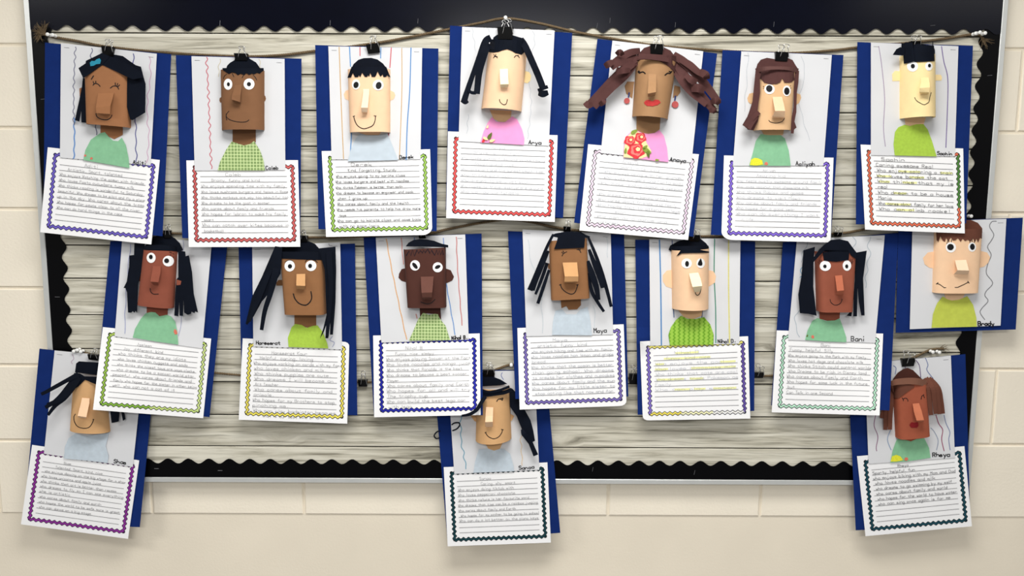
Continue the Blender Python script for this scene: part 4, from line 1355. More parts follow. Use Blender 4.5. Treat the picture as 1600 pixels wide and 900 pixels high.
c.flat('neck', [333, 730, 528, 728, 536, 870, 515, 840, 480, 815, 400, 808, 338, 842], 0.0012, SK_DARK)
c.flat('shirt', [215, 524, 235, 480, 255, 432, 262, 424, 276, 405, 300, 414, 325, 410, 340, 412, 346, 430, 372, 462, 391, 522], 0.002, C_SQ, o=c.A)
c.name('Nihal B.', 705.8, 530.6, 729.8, 529.6, 5.6, 1.4)
c.writing((34, 40, 168), [(85, 128, 'Nihal B'), (58, 158, 'Funny, nice, sleepy'), (34, 254, 'Who enjoys playing Soccer at the Fort'), (34, 254, 'Who loves noodles and mango juice'),
          (36, 232, 'Who thinks that Ronaldo is the best'), (34, 244, 'Who dreams to become a best soccer'), (36, 65, 'Player'), (36, 250, 'Who cares about family and Earth'),
          (34, 252, 'Who hopes for all and will try'), (36, 140, 'The trophy cup'), (34, 240, 'Who can build the best lego car'), (38, 98, 'with lego')],
          mat('mid_pencil', (100, 100, 104), 0.7, 0.05), outline=(10, 10, 84))

# 11 --------------------------------------------------------------- thin strands, box nose
c = Card('card of brown paper girl with thin black strands, box nose and indigo-bordered page',
         (790, 330, 2.727), (815, 345, 6), [10, 85, 505, 100, 523, 790, 42, 800], [72, 78, 448, 95, 458, 525, 88, 533],
         [808.3, 512.5, 974.5, 506.7, 979, 634, 812, 640], *MID, corner={'round': {'br': 0.06}, 'lift': {'bl': (0.018, 0.6)}})
for pts in ([95, 120, 110, 220, 150, 320, 155, 420, 160, 520], [430, 110, 436, 200], [372, 400, 380, 450, 378, 520]):
    c.crayon((200, 208, 214), pts, 1.2, 40, 0.9)
hr = c.flat('hair', [295, 128, 320, 118, 420, 100, 560, 106, 600, 130, 642, 146, 636, 162, 590, 158, 470, 190, 350, 160, 300, 150], 0.020, M_HAIRB)
c.head_arch([255, 185, 606, 160, 632, 718, 275, 738], 0.030, 6, SK_NUT)
c.flat('hair_panel', [345, 135, 390, 108, 470, 100, 545, 110, 596, 150, 588, 252, 430, 259, 304, 266, 330, 195], 0.033, M_HAIRB, hr)
for st in ([(298, 126, 24, .030), (240, 240, 28, .036), (175, 400, 34, .034), (120, 540, 40, .032), (78, 652, 54, .030)],
           [(252, 282, 24, .030), (195, 420, 34, .036), (140, 560, 30, .034), (112, 655, 22, .032)],
           [(240, 395, 32, .020), (190, 540, 32, .030), (130, 690, 24, .030)],
           [(258, 460, 26, .022), (205, 620, 32, .030), (152, 776, 30, .028)],
           [(622, 148, 22, .030), (690, 310, 32, .034), (750, 480, 36, .032), (800, 650, 34, .030), (840, 806, 28, .030)],
           [(632, 268, 28, .030), (690, 420, 48, .034), (740, 540, 56, .034), (762, 630, 40, .034)],
           [(622, 375, 26, .028), (660, 500, 60, .034), (700, 620, 52, .034), (722, 742, 34, .034)],
           [(628, 490, 16, .026), (655, 650, 34, .030), (705, 750, 32, .030), (772, 852, 26, .030)]):
    c.strand(st, M_HAIRB, hr)
c.lines([[378, 332, 394, 306, 426, 289], [386, 306, 376, 290], [396, 298, 388, 280], [516, 268, 542, 274, 556, 300], [540, 268, 534, 258], [548, 274, 552, 260]], 7, 'eyelash')
c.nose([(385, 392, 520, 390, .003), (404, 520, 532, 522, .025), (400, 570, 530, 566, .020), (396, 580, 512, 580, .001)], SK_NUTL)
c.line([366, 598, 376, 630, 415, 668, 465, 687, 500, 670, 520, 622, 526, 596], 8)
c.lines([[352, 604, 372, 594], [512, 602, 534, 598]], 7, 'smile_line')
c.flat('neck', [365, 725, 555, 720, 557, 790, 520, 830, 440, 834, 420, 800, 374, 820], 0.003, SK_NUT)
c.flat('ear', [245, 400, 262, 400, 264, 455, 248, 450], 0.001, SK_NUT, c.head)
c.flat('shirt', [198, 527, 202, 470, 212, 425, 240, 418, 260, 440, 300, 440, 320, 418, 350, 408, 362, 470, 368, 529], 0.002, C_DOT, o=c.A)
c.name('Maya', 927.8, 519.8, 947.8, 519.2, 6.6)
c.writing((124, 108, 184), [(92, 130, 'Maya'), (52, 180, 'artistic, funny, kind'), (36, 245, 'who enjoys hiking and time with my family'), (34, 250, 'who loves noodles ham lemon and grape'),
          (36, 75, 'bread.'), (34, 246, 'Who thinks that the ocean is better'), (36, 248, 'than going school. Who dreams'), (36, 250, 'to create her clothes and cupcakes'),
          (34, 250, 'Who cares about family and the sun'), (34, 250, 'Who hopes for my little sister to'), (42, 245, 'stop acting like that now and for')],
          M_PENCIL_L, outline=(34, 20, 92), lw=0.75)

# 12 --------------------------------------------------------------- wavy shirt
c = Card('card of peach paper boy with wavy-striped lime shirt, single eyebrow and purple-yellow bordered page',
         (970, 330, 2.647), (1010, 355, 6), [60, 118, 556, 125, 552, 826, 70, 842], [118, 115, 495, 112, 490, 548, 122, 557],
         [1000, 533.5, 1168.9, 525.3, 1172.4, 654, 1004.5, 657], *MID,
         corner={'round': {'bl': 0.05}, 'lift': {'tl': (0.012, 0.16)}})
for rgb, pts, w in (((72, 132, 190), [160, 118, 165, 300, 168, 556], 1.9), ((70, 90, 150), [212, 120, 213, 150], 1.2), ((60, 90, 140), [218, 405, 220, 440], 1.3),
                    ((70, 140, 116), [388, 114, 386, 260, 392, 400, 393, 546], 1.6), ((222, 214, 120), [446, 120, 446, 330, 450, 546], 1.8), ((60, 90, 130), [338, 405, 335, 445], 1.4)):
    c.crayon(rgb, pts, 0, 1, w)
hr = c.flat('hair', [208, 212, 224, 172, 300, 130, 390, 108, 510, 110, 560, 150, 588, 194, 560, 230, 240, 230], 0.004, M_HAIRB)
c.head_arch([232, 216, 586, 198, 580, 764, 240, 766], 0.046, 2.0, SK_PEACH)
c.fringe([228, 180, 300, 178, 580, 172], [226, 210, 330, 208, 586, 194], M_HAIRB, hr)
c.fringe([330, 205, 430, 190, 470, 205, 586, 228], [280, 274, 330, 245, 430, 242, 586, 240], M_HAIRB, hr, 0.003, 'eyebrow')
c.eyes([(377, 340, 49, 47, 381, 343, 18, 27, 0)])
c.disc('eye', 509, 338, 39, 46, 0.0009, M_EYE)
c.blob('pupil', [510, 290, 518, 312, 526, 340, 522, 358, 502, 362, 482, 352, 484, 335, 496, 312], 0.0017, M_INK)
c.nose([(400, 435, 485, 425, .002), (412, 490, 508, 484, .015), (432, 560, 523, 550, .028), (452, 610, 502, 602, .002)], SK_CREAML)
c.line([455, 603, 464, 628, 482, 638, 503, 616, 515, 560], 7)
c.flat('ear', [245, 398, 190, 407, 154, 450, 154, 505, 185, 555, 245, 574], 0.001, SK_PEACH, c.head)
c.flat('ear', [575, 398, 630, 414, 653, 460, 642, 520, 575, 562], 0.001, SK_PEACH, c.head)
c.flat('neck', [275, 750, 530, 750, 518, 832, 430, 866, 350, 842], 0.0012, SK_SAND)
c.flat('shirt', [203, 555, 197, 512, 207, 480, 228, 450, 250, 432, 275, 445, 310, 446, 345, 438, 370, 468, 384, 510, 383, 552], 0.002, C_WAVE, o=c.A)
c.name('Nihal D.', 1121.8, 536.2, 1148.5, 535.0, 5.4, 1.2)
PU = (132, 112, 200)
c.writing({'t': (240, 226, 120), 'l': PU, 'r': (104, 84, 168), 'b': [(236, 218, 96), (246, 240, 190), (250, 248, 236)]},
          [(88, 150, 'Nihal D'), (65, 178, 'funny, kind, nice'), (38, 215, 'Who enjoys the pool'), (38, 245, 'Who loves chocolate milk'), (38, 248, 'Who thinks that cats are cool'),
           (38, 250, 'Who dreams trade Pokemon as'), (36, 75, 'Family'), (36, 240, 'Who can play soccer')], M_PENCIL_L, outline=(34, 22, 74),
          marks=[(1, 60, 180), (2, 38, 60), (2, 205, 245), (3, 36, 70), (3, 130, 245), (5, 40, 110), (5, 125, 160), (7, 85, 125), (7, 135, 165), (7, 185, 245), (0, 90, 150)])

# 13 --------------------------------------------------------------- mint page
c = Card('card of sienna paper girl with wide black hair panels, long nose and mint-bordered page',
         (1180, 340, 2.727), (1225, 355, 6), [118, 105, 610, 65, 572, 822, 68, 800], [178, 92, 552, 75, 511, 534, 140, 521],
         [1213.7, 516.2, 1380, 521.3, 1374.2, 649.2, 1205.8, 644.2], *MID, corner={'lift': {'br': (0.032, 0.95)}})
for pts in ([222, 105, 205, 150, 195, 190], [415, 82, 428, 110, 420, 130], [492, 82, 480, 110, 490, 150, 478, 200, 470, 300], [190, 380, 170, 440, 188, 510]):
    c.crayon((176, 186, 196), pts, 2.0, 24, 1.0)
c.crayon((120, 170, 205), [202, 210, 192, 225, 200, 245, 190, 255], 0, 1, 1.0)
hr = c.flat('hair', [330, 210, 372, 170, 440, 120, 520, 112, 600, 130, 640, 185, 680, 240, 660, 290, 300, 290], 0.004, M_HAIRB)
c.head_arch([285, 225, 672, 225, 641, 784, 300, 786], 0.035, 5, SK_SIENNA)
c.flat('hair_panel', [183, 216, 290, 184, 277, 330, 275, 560, 306, 830, 225, 812, 150, 806, 134, 632, 165, 450], 0.020, M_HAIRB, hr)
c.flat('hair_panel', [665, 240, 776, 220, 742, 480, 756, 828, 725, 828, 702, 700, 690, 560, 684, 836, 650, 836, 655, 660, 632, 836, 588, 830, 640, 770, 665, 500], 0.020, M_HAIRB, hr)
c.flat('hair_band', [330, 210, 372, 170, 440, 120, 520, 112, 600, 130, 640, 185, 682, 240, 674, 300, 628, 262, 600, 214, 385, 214, 340, 260, 275, 330, 258, 312], 0.0375, M_HAIRB, hr)
c.fringe([362, 234, 490, 228, 612, 232], [374, 312, 490, 324, 606, 306], M_HAIRB, hr, 0.0025)
c.eyes([(387, 363, 52, 48, 383, 367, 16, 17, 0), (590, 360, 40, 49, 588, 367, 14, 19, 0)])
c.lines([[316, 322, 334, 348], [330, 308, 344, 334], [348, 304, 352, 326], [618, 326, 624, 296], [630, 338, 640, 298], [634, 346, 648, 316]], 5, 'eyelash')
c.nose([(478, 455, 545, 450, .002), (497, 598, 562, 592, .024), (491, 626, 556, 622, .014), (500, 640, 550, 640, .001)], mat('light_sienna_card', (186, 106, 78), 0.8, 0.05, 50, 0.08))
c.line([432, 674, 440, 704, 472, 729, 508, 726, 534, 706, 545, 674], 6)
c.flat('neck', [330, 775, 525, 775, 522, 852, 480, 874, 420, 880, 334, 858], 0.0012, SK_SIENNA)
sh = c.flat('shirt', [213, 521, 224, 480, 244, 440, 266, 428, 300, 440, 340, 438, 360, 430, 375, 470, 388, 510, 388, 531, 300, 528], 0.002, C_GRID, o=c.A)
c.blob('printed_flower', [238, 506, 245, 500, 252, 506, 250, 514, 242, 515], 0.003, C_CORAL, sh, o=c.A, on_head=False, solid=0)
c.blob('printed_flower', [217, 506, 222, 498, 226, 502, 222, 509], 0.003, C_LEAFD, sh, o=c.A, on_head=False, solid=0)
c.name('Bani', 1330.0, 533.0, 1350.5, 533.2, 7.6)
c.writing((186, 230, 204), [(118, 142, 'Bani'), (38, 150, 'Funny, helpful, Silly'), (34, 240, 'Who enjoys going to the Park with my Family.'), (36, 230, 'Who loves hot dogs and chocolate milk'),
          (36, 252, 'Who thinks Stitch could control worlds'), (38, 240, 'Who Dreams to be rich in Disney land'), (34, 230, 'Who cares about Family and Earth'),
          (36, 244, 'Who hopes for some luck in the future'), (38, 55, 'but'), (36, 155, 'Can Talk in one Second')],
          mat('mid_pencil', (100, 100, 104), 0.7, 0.05), outline=(20, 54, 40))

# 14 --------------------------------------------------------------- brown fringe, no page
c = Card('card of peach paper boy with brown fringe, yellow-green shirt and no writing page',
         (1380, 320, 4.09), (1380, 320, 4.09), [98, 110, 893, 82, 847, 797, 80, 818], [188, 108, 787, 90, 750, 772, 170, 795], None, 0.0108, 0.019)
c.crayon((128, 128, 132), [725, 105, 695, 108, 680, 140, 707, 190, 690, 230, 667, 270, 690, 320, 668, 380, 660, 440, 700, 500, 660, 550, 650, 580, 670, 615, 632, 660, 620, 690, 650, 735], 0, 1, 1.2)
hr = c.flat('hair', [338, 180, 345, 150, 380, 120, 450, 100, 560, 97, 605, 115, 633, 150, 633, 180], 0.002, M_HAIRR)
c.head_arch([325, 165, 632, 152, 605, 560, 312, 561], 0.028, 3, SK_PEACH)
c.fringe([338, 165, 480, 156, 632, 152], [342, 225, 352, 237, 365, 200, 380, 228, 395, 236, 402, 210, 416, 232, 432, 208, 446, 228, 462, 226, 478, 212, 495, 236, 508, 215, 524, 232, 540, 222, 560, 234, 572, 212, 588, 236, 596, 212, 606, 240, 618, 212, 630, 216], M_HAIRR, hr)
c.eyes([(432, 272, 33, 33, 430, 270, 21, 20, 0), (568, 270, 25, 30, 570, 268, 15, 20, 0)])
c.lines([[406, 250, 414, 226], [420, 246, 420, 214], [434, 246, 438, 220], [556, 246, 550, 220], [568, 245, 570, 216], [580, 246, 584, 226]], 4, 'eyelash')
c.nose([(458, 355, 530, 352, .001), (474, 418, 548, 420, .020), (450, 446, 545, 443, .001)], SK_PEACHL)
c.line([344, 504, 360, 508, 390, 530, 475, 528, 510, 512, 546, 494], 5, curve=False)
c.lines([[338, 508, 352, 496], [540, 488, 550, 502]], 5, 'smile_line')
c.flat('ear', [330, 298, 285, 305, 255, 340, 265, 380, 295, 402, 326, 406], 0.001, SK_PEACH, c.head)
c.flat('ear', [620, 294, 665, 305, 683, 335, 672, 370, 645, 395, 610, 404], 0.001, SK_PEACH, c.head)
c.flat('neck', [385, 550, 530, 550, 505, 606, 440, 614, 400, 600], 0.0012, SK_PEACH)
c.flat('shirt', [310, 786, 318, 700, 345, 630, 382, 585, 410, 604, 440, 612, 485, 607, 538, 584, 575, 640, 595, 720, 599, 779], 0.002, C_LIMEY)
c.name('Brady', 1528.4, 509.0, 1553.5, 508.6, 6.4, 1.6)

# 15 --------------------------------------------------------------- purple page, low on the wall
c = Card('card of honey paper girl with black side strands, pale blue shirt and solid purple-bordered page',
         (20, 530, 2.571), (55, 545, 6), [107, 38, 575, 90, 510, 755, 42, 735], [168, 45, 528, 80, 482, 513, 125, 460],
         [50.1, 695.1, 217.5, 719.3, 200, 842, 32.7, 819.2], *LOW)
c.crayon((190, 170, 186), [238, 60, 245, 78, 235, 90, 240, 100], 0, 1, 1.0)
c.crayon((160, 164, 172), [385, 375, 372, 420, 384, 470], 0, 1, 1.0)
hr = c.flat('hair', [372, 222, 384, 136, 410, 118, 620, 130, 705, 142, 700, 262, 580, 246], 0.018, M_HAIRB)
c.head_arch([362, 240, 655, 262, 706, 782, 326, 758], 0.030, 2.2, SK_HONEY)
c.flat('hair_panel', [700, 560, 790, 560, 784, 680, 755, 690, 716, 696], 0.014, M_HAIRB, hr)
c.flat('hair_panel', [800, 560, 830, 560, 846, 660, 822, 676], 0.014, M_HAIRB, hr)
c.flat('hair_band', [366, 226, 420, 232, 462, 258, 590, 262, 600, 338, 574, 336, 466, 290, 400, 356, 350, 390, 330, 340], 0.0325, M_HAIRB, hr)
for st in ([(405, 240, 50, .033), (320, 284, 40, .040), (200, 350, 38, .044), (110, 400, 34, .046), (56, 426, 30, .048)],
           [(400, 260, 80, .034), (330, 360, 84, .040), (250, 450, 70, .044), (165, 510, 40, .046), (95, 550, 36, .046)],
           [(350, 360, 60, .036), (270, 460, 54, .042), (190, 530, 40, .044), (120, 622, 26, .046)],
           [(270, 430, 40, .040), (180, 490, 26, .044), (110, 520, 22, .044)]):
    c.strand(st, M_HAIRB, hr)
c.nose([(440, 460, 510, 465, .001), (430, 505, 508, 510, .008), (398, 628, 480, 640, .024), (408, 644, 474, 652, .002)], SK_PEACH)
c.line([377, 610, 362, 640, 370, 690, 400, 730, 450, 745, 500, 738, 530, 705, 548, 662], 7)
c.line([538, 662, 552, 662], 6)
c.flat('shirt', [205, 479, 210, 430, 224, 398, 250, 380, 300, 390, 345, 380, 386, 376, 373, 430, 384, 470, 380, 497, 300, 488], 0.002, C_DOT, o=c.A)
c.name('Shae', 177.8, 723.2, 196.5, 725.6, 5.6)
c.writing((140, 48, 150), [(88, 106, 'Shae'), (68, 190, 'Talented, Smart, kind, nice'), (42, 252, 'who enjoys dancing on the big stage for a show'), (36, 190, 'who loves unicorns and apple juice'),
          (36, 232, 'who thinks that art is better than recess'), (36, 252, 'who dreams to fly so I can see everything'), (36, 115, 'she is artistic'), (38, 198, 'who cares about family and earth'),
          (38, 248, 'who hopes the world to be safe more is great'), (40, 175, 'who can dance on a big stage')], mat('mid_pencil', (100, 100, 104), 0.7, 0.05), outline=(74, 14, 84))

# 16 --------------------------------------------------------------- winking girl
c = Card('card of honey paper girl with one winking eye, black headband and dark green-bordered page',
         (670, 560, 2.814), (675, 565, 5.294), [20, 52, 515, 50, 578, 767, 82, 802], [82, 58, 464, 53, 486, 490, 112, 508],
         [693.3, 730, 855.3, 722.5, 860.8, 847.8, 699.5, 853.7], *LOW)
c.crayon((120, 168, 190), [237, 440, 238, 560, 245, 680, 265, 780, 284, 890], 1.6, 18, 1.4, o=c.H)
c.crayon((222, 196, 160), [742, 580, 736, 680, 750, 860], 1.5, 18, 1.1, o=c.H)
c.crayon((120, 130, 180), [582, 90, 572, 115, 592, 150], 0, 1, 1.1, o=c.H)
hr = c.flat('hair', [392, 205, 400, 150, 412, 90, 515, 85, 517, 130, 570, 150, 622, 184, 560, 196], 0.006, M_HAIRB)
c.head_arch([372, 204, 642, 204, 657, 640, 362, 660], 0.046, 2.0, SK_HONEY)
c.flat('hair_panel', [640, 225, 662, 222, 702, 262, 765, 395, 815, 485, 838, 570, 852, 655, 832, 665, 878, 768, 840, 784, 800, 682, 760, 630, 740, 605, 745, 565, 700, 450, 645, 372], 0.018, M_HAIRB, hr)
c.strand([(745, 560, 20, .026), (760, 600, 40, .034), (790, 620, 30, .034)], M_HAIRB, hr, 'hair_curl')
c.strand([(402, 262, 58, .036), (470, 266, 46, .049), (540, 262, 34, .051), (600, 254, 32, .046), (660, 232, 34, .034)], M_HAIRB, hr, 'headband')
c.strand([(412, 236, 22, .038), (470, 252, 22, .052), (560, 236, 22, .053), (640, 206, 22, .042)], M_HAIRB, hr, 'headband')
c.strand([(440, 288, 34, .050), (408, 340, 32, .064), (368, 400, 30, .072), (310, 436, 26, .073), (245, 448, 16, .066)], M_HAIRB, hr)
c.strand([(162, 524, 10, .010), (185, 508, 11, .014), (222, 506, 11, .018), (228, 528, 11, .018), (205, 556, 11, .014), (168, 572, 10, .010)], M_HAIRB, hr, 'hair_curl')
c.strand([(70, 572, 9, .010), (40, 582, 11, .014), (18, 612, 11, .016), (34, 636, 11, .014), (64, 630, 9, .010)], M_HAIRB, hr, 'hair_curl')
c.lines([[534, 332, 548, 312, 568, 310, 584, 322], [560, 312, 586, 302, 580, 322]], 7, 'eyelash')
c.nose([(447, 375, 506, 378, .001), (443, 450, 505, 448, .010), (440, 500, 503, 498, .022), (443, 540, 502, 540, .002)], SK_PEACH)
c.line([442, 588, 466, 620, 510, 638, 552, 622, 578, 586, 582, 560], 6)
c.lines([[436, 590, 450, 582], [572, 560, 592, 564]], 6, 'smile_line')
c.flat('ear', [318, 446, 372, 440, 372, 500, 350, 492], 0.002, SK_HONEY, c.head)
c.flat('ear', [645, 430, 680, 450, 660, 488, 645, 490], 0.002, SK_HONEY, c.head)
c.flat('neck', [430, 660, 590, 660, 560, 722, 512, 736, 465, 720], 0.003, SK_HONEY)
c.flat('shirt', [196, 503, 204, 450, 220, 400, 262, 398, 330, 398, 358, 420, 372, 470, 376, 496], 0.002, C_DOT, o=c.A)
c.name('Sanaa', 811.0, 734.0, 834.5, 732.0, 5.4)
c.writing((18, 62, 70), [(95, 125, 'Sanaa'), (98, 190, 'Caring, shy, smart'), (36, 185, 'Who enjoys doing tiktok with'), (36, 188, 'Who loves pepperoni chocolate'),
          (36, 225, 'Who thinks nature is her favourite word'), (34, 248, 'Who dreams that time can be a rainbow jumping'), (34, 188, 'Who cares about family and Earth'),
          (40, 250, 'Who hopes for my mother to be going to school'), (36, 248, 'Who can do a lot better on the piano keys')], mat('mid_pencil', (100, 100, 104), 0.7, 0.05), outline=(6, 28, 34))

# 17 --------------------------------------------------------------- terracotta girl
c = Card('card of terracotta paper girl with chestnut hair, headband, dark red lips and teal-bordered page',
         (1310, 530, 2.646), (1360, 555, 6), [38, 105, 525, 62, 546, 770, 72, 790], [108, 100, 465, 68, 482, 490, 125, 515],
         [1339.1, 712.9, 1506.9, 697.2, 1518.6, 822.3, 1352.4, 837.8], *LOW)
for rgb, pts in (((120, 130, 170), [215, 98, 240, 120, 232, 180]), ((150, 130, 160), [318, 92, 340, 150, 345, 165]), ((110, 90, 130), [425, 45, 460, 100, 472, 210]),
                 ((120, 132, 170), [515, 25, 540, 90, 530, 140, 590, 220]), ((150, 110, 140), [50, 560, 35, 660, 70, 760, 55, 860, 60, 900]),
                 ((140, 160, 190), [190, 700, 160, 790, 195, 890]), ((150, 50, 96), [615, 560, 640, 640, 678, 700, 668, 790, 692, 900]),
                 ((130, 140, 176), [690, 560, 710, 640, 745, 720, 735, 790, 748, 890]), ((150, 160, 180), [565, 680, 600, 720, 635, 800, 620, 890])):
    c.crayon(rgb, pts, 0, 1, 1.2, o=c.H)
hr = c.flat('hair', [188, 292, 215, 220, 258, 165, 310, 130, 350, 119, 400, 140, 440, 180, 475, 214, 520, 250, 520, 300], 0.004, mat('dark_chestnut_paper', (74, 40, 32), 0.85, 0.1, 40))
c.head_arch([205, 270, 524, 240, 556, 742, 232, 774], 0.030, 4, SK_TERRA)
for st in ([(500, 222, 40, .010), (545, 300, 44, .026), (556, 430, 44, .026), (568, 562, 40, .024)], [(520, 215, 46, .010), (580, 300, 42, .028), (600, 430, 40, .028), (612, 550, 36, .026)],
           [(545, 218, 50, .010), (615, 300, 44, .026), (636, 430, 42, .026), (648, 552, 38, .024)], [(560, 228, 52, .008), (640, 310, 40, .022), (665, 430, 40, .022), (680, 548, 38, .020)],
           [(195, 290, 34, .006), (186, 400, 50, .010), (150, 540, 48, .010), (140, 700, 36, .010)], [(200, 330, 30, .008), (196, 450, 44, .012), (186, 560, 44, .012), (182, 698, 40, .012)],
           [(170, 420, 40, .008), (120, 540, 44, .009), (105, 590, 34, .009)]):
    c.strand(st, M_HAIRR, hr)
c.fringe([206, 280, 320, 275, 410, 285], [214, 402, 262, 405, 412, 296], M_HAIRR, hr, 0.0018)
c.strand([(190, 268, 44, .020), (250, 250, 56, .032), (360, 242, 60, .035), (450, 248, 62, .034), (522, 268, 56, .026)], M_BANDR, hr, 'headband')
c.lines([[296, 398, 306, 412, 310, 430], [306, 412, 328, 402, 348, 414, 352, 434], [476, 414, 482, 386, 496, 376, 508, 402], [498, 376, 502, 366]], 6, 'eyelash')
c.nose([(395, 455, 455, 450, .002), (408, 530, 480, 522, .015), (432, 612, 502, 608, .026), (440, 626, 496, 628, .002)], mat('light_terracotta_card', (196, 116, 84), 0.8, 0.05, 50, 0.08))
c.blob('lips', [365, 655, 385, 628, 415, 632, 446, 627, 452, 660, 436, 680, 382, 679], 0.0012, M_LIPD)
c.flat('neck', [280, 750, 440, 750, 432, 785, 380, 808, 320, 792], 0.003, SK_TERRA)
sh = c.flat('shirt', [215, 511, 225, 460, 240, 418, 262, 405, 285, 410, 302, 422, 325, 410, 352, 402, 375, 450, 381, 490, 290, 505], 0.002, C_GRID, o=c.A)
c.blob('printed_flower', [216, 506, 222, 484, 240, 478, 256, 484, 268, 500, 240, 506], 0.003, C_YEL, sh, o=c.A, on_head=False, solid=0)
c.blob('printed_flower', [272, 500, 276, 489, 286, 489, 289, 498, 281, 503], 0.003, C_CORAL, sh, o=c.A, on_head=False, solid=0)
c.name('Rheya', 1457.5, 714.0, 1484.0, 713.0, 6.4, 1.3)
c.writing((20, 70, 84), [(102, 130, 'Rheya'), (36, 145, 'Sporty, helpful, fun'), (36, 250, 'who enjoys biking with my Mom and Dad'), (40, 195, 'who loves noodles and milk'),
          (40, 238, 'who dreams to go swimming by my self'), (40, 225, 'who cares about family and world'), (42, 248, 'who hopes for the world to have water'),
          (42, 230, 'who can sing once again is for me')], mat('mid_pencil', (100, 100, 104), 0.7, 0.05), outline=(6, 26, 34), lw=0.75)
for k in CARDS:
    k.staples()

# ------------------------------------------------------------------ twine lines
def twine(label, pts, depth=0.0050, r=0.0018):
    px = smooth_path(pts, 40)
    P = [W(x, y, depth) for x, y in px]
    L, out = 0.0, []
    V = []
    for k in range(3):
        path, L = [], 0.0
        for i, p in enumerate(P):
            if i:
                L += (p - P[i - 1]).length
            a = 2 * math.pi * (L / 0.016 + k / 3)
            path.append(p + Vector((0, math.cos(a), math.sin(a))) * r * 0.95)
        V.append(tube_vf(path, r, 5))
    root = thing('twine', label, 'string', P[0])
    mesh('cord', *join(*V), M_TWINE, root, smooth=True)
    return root


def fray(root, px, py, dx, dy, n, spread, ln, depth=0.006):
    V = []
    for i in range(n):
        a = math.atan2(dy, dx) + random.uniform(-spread, spread)
        l = ln * random.uniform(0.6, 1.15)
        bend = random.uniform(-0.6, 0.6)
        pts = [W(px + random.uniform(-1.5, 1.5) + math.cos(a + bend * t) * l * t, py + random.uniform(-1.5, 1.5) + math.sin(a + bend * t) * l * t,
                 depth + random.uniform(0, 0.012) * t) for t in (0, 0.35, 0.7, 1.0)]
        V.append(tube_vf(pts, [0.0007, 0.0006, 0.0005, 0.0003], 4))
    o = mesh('frayed_end', *join(*V), M_TWINE, root)
    o['kind'] = 'stuff'


t1 = twine('brown jute twine strung along the board top with frayed ends',
           [(60, 50), (80, 57), (120, 64), (168, 73), (260, 82), (375, 88), (440, 86), (490, 80), (583, 68), (640, 58), (700, 46), (750, 36), (790, 29),
            (840, 36), (900, 50), (960, 61), (1025, 71), (1110, 78), (1220, 83), (1300, 79), (1350, 73), (1430, 66), (1480, 60), (1519, 54), (1534, 56)])
fray(t1, 70, 54, -1, -0.9, 60, 0.8, 20)
fray(t1, 62, 54, -0.4, 1, 20, 0.5, 12)
fray(t1, 1534, 58, 0.6, 1, 16, 0.45, 20)
t2 = twine('brown jute twine strung across the middle of the board',
           [(112, 352), (180, 358), (262, 364), (380, 369), (470, 371), (560, 370), (658, 366), (700, 358), (740, 350), (780, 344), (800, 343), (830, 347), (885, 358),
            (980, 365), (1085, 369), (1200, 369), (1308, 365), (1350, 359), (1430, 350), (1511, 338)])
t3 = twine('brown jute twine strung low on the board above the winking girl card',
           [(122, 548), (150, 555), (260, 574), (400, 588), (568, 597), (660, 592), (730, 585), (764, 581), (799, 570), (830, 576), (900, 586), (989, 591), (1090, 592), (1186, 588),
            (1300, 581), (1380, 572), (1420, 562), (1453, 547), (1474, 545)])
fray(t3, 1466, 545, 1, -0.12, 10, 0.1, 16, 0.003)


# ------------------------------------------------------------------ push pins
def pin(px, py, label, depth=0.004):
    p = W(px, py, depth)
    root = thing('push_pin', label, 'push pin', p, 'white push pins')
    prof = [(0.0, 0.0042), (0.0015, 0.0044), (0.003, 0.0026), (0.008, 0.0024), (0.010, 0.0040), (0.0125, 0.0046), (0.014, 0.0036)]
    V, Fc = tube_vf([p + Vector((0.0, -0.0055 - y, 0.0)) for y, r in prof], [r for y, r in prof], 12)
    # tube_vf keeps the circle across the path; the path runs straight out of the board
    mesh('pin_head', V, Fc, M_PIN, root, smooth=True)
    mesh('pin_point', *tube_vf([p + Vector((0, 0.004, 0)), p + Vector((0, -0.006, 0))], 0.0006, 5), M_WIRE, root)


for px, py, l in ((81, 56, 'white push pin nearest the bushy frayed tuft of twine'), (89, 57, 'second white push pin from the bushy frayed tuft of twine'),
                  (790, 30, 'white push pin lifting the twine at the middle of the board top'),
                  (1518, 54.5, 'white push pin of the row of three farthest from the split twine end'),
                  (1524.5, 53, 'middle white push pin in the row of three by the split twine end'),
                  (1532.5, 54, 'white push pin of the row of three right beside the split twine end'),
                  (121, 547, 'white push pin nearest the board side above the solid purple page card'),
                  (126.5, 545, 'middle white push pin of three above the solid purple page card'),
                  (132, 547.5, 'white push pin nearest the clip above the solid purple page card'),
                  (799, 568.5, 'white push pin beside the clip of the winking girl card'),
                  (1452, 548, 'white push pin nearest the clip of the terracotta girl card'),
                  (1462, 548.5, 'white push pin by the loose twine end above the terracotta girl card'),
                  (1511, 337.5, 'white push pin just above the brown-fringed boy card')):
    pin(px, py, l)


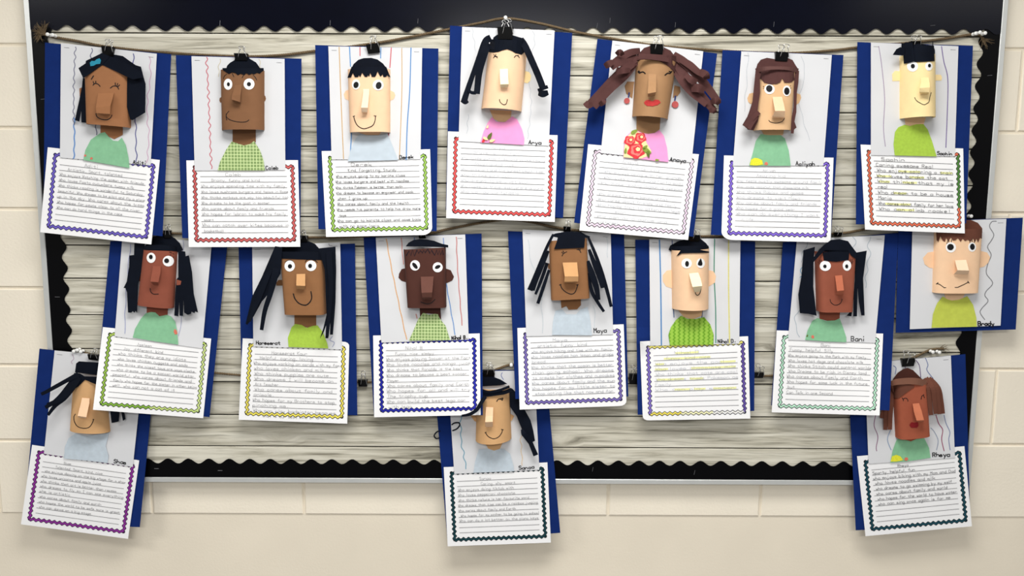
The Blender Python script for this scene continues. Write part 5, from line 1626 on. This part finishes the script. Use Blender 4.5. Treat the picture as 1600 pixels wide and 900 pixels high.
# ------------------------------------------------------------------ binder clips
def clip(px, py, w, h, label, depth, ang=0.0, up=11, front=True):
    """px,py centre of the black body in photo pixels; w,h its size; wire loops rise above it"""
    c0 = W(px, py, depth)
    s = (W(px + 1, py, depth) - c0).length
    w, h, up = w * s, h * s, up * s
    root = thing('binder_clip', label, 'clip', c0, 'black binder clips')
    ca, sa = math.cos(ang), math.sin(ang)

    def T(x, y, z):
        return c0 + Vector((x * ca - z * sa, y, x * sa + z * ca))
    a, b, t = w / 2, w / 2 * 0.88, 0.0055
    tz, bz = h / 2, -h / 2
    vs = [T(-a, -t, tz), T(a, -t, tz), T(b, -0.0008, bz), T(-b, -0.0008, bz), T(-a, t, tz), T(a, t, tz), T(b, 0.0008, bz), T(-b, 0.0008, bz)]
    mesh('clip_body', vs, [(0, 3, 2, 1), (4, 5, 6, 7), (0, 1, 5, 4), (3, 7, 6, 2), (0, 4, 7, 3), (1, 2, 6, 5)], M_CLIP, root)
    for sgn in ((-1, 1) if front else (1,)):
        y0 = sgn * 0.0035 - 0.001
        k = 0.36 * w
        lp = [(-k * 0.9, y0, bz * 0.2), (-k * 0.55, y0 + sgn * 0.003, tz + up * 0.35), (-k * 0.25, y0 + sgn * 0.005, tz + up * 0.6),
              (-k * 0.62, y0 + sgn * 0.006, tz + up * 0.8), (-k * 0.35, y0 + sgn * 0.0065, tz + up), (k * 0.35, y0 + sgn * 0.0065, tz + up),
              (k * 0.62, y0 + sgn * 0.006, tz + up * 0.8), (k * 0.25, y0 + sgn * 0.005, tz + up * 0.6), (k * 0.55, y0 + sgn * 0.003, tz + up * 0.35),
              (k * 0.9, y0, bz * 0.2)]
        if sgn < 0:
            lp = [(x + 0.16 * w, y - 0.002, z * 0.92) for x, y, z in lp]
        P = [T(*q) for q in smooth_path(lp, 4)]
        mesh('wire_handle', *tube_vf(P, 0.00075, 5), M_WIRE, root, smooth=True)


HELD = 'black binder clip holding the '
CL = [(169, 80, 19, 14, -0.1, 11), (377, 89, 21, 10, -0.02, 11), (583.5, 76, 21, 14, 0.12, 12), (789.5, 52, 25, 18, 0, 12),
      (1026, 77, 21, 15, -0.03, 13), (1221, 88.5, 21, 13.5, -0.06, 12), (1429, 70, 16, 10, 0, 9), (262, 366, 11, 12, 0, 9),
      (474, 373, 14, 10, 0, 8), (660, 369, 12, 7, 0.03, 8), (886, 358, 12, 8, -0.05, 10), (1085, 372, 18, 10, 0, 10),
      (1309, 366.5, 12, 7, 0, 9), None, (146, 558, 16, 9, -0.1, 8), (764, 583, 19, 11, 0.02, 10), (1418.5, 566, 21, 13, 0.06, 11)]
WHO = ['blue hair clip girl card', 'crooked smile boy card', 'wide smile straight fringe boy card', 'pink shirt girl card under the top centre pin',
       'curled brown pigtails girl card', 'brown headband girl card', 'spiky haired cream boy card', 'rust-brown girl card', 'yellow-bordered girl card',
       'flat cap dark brown boy card', 'thin strands girl card', 'wavy-striped shirt boy card', 'mint-bordered girl card', None,
       'purple-bordered girl card', 'winking girl card', 'terracotta girl card']
for k, q, who in zip(CARDS, CL, WHO):
    if q:
        px, py, w, h, an, up = q
        clip(px, py, w, h, HELD + who, k.D(py) + k.pt + 0.006, an, up)
for px, py, w, h, who in ((567, 598.5, 15, 11, 'spare black binder clip on twine between the yellow-bordered and navy-bordered pages'),
                          (989.5, 591.5, 14, 16, 'spare black binder clip on twine between the indigo-bordered and purple-yellow pages'),
                          (1185.5, 586, 15, 9, 'spare black binder clip on twine between the purple-yellow and mint-bordered pages')):
    clip(px, py, w, h, who, 0.009, 0, 12)
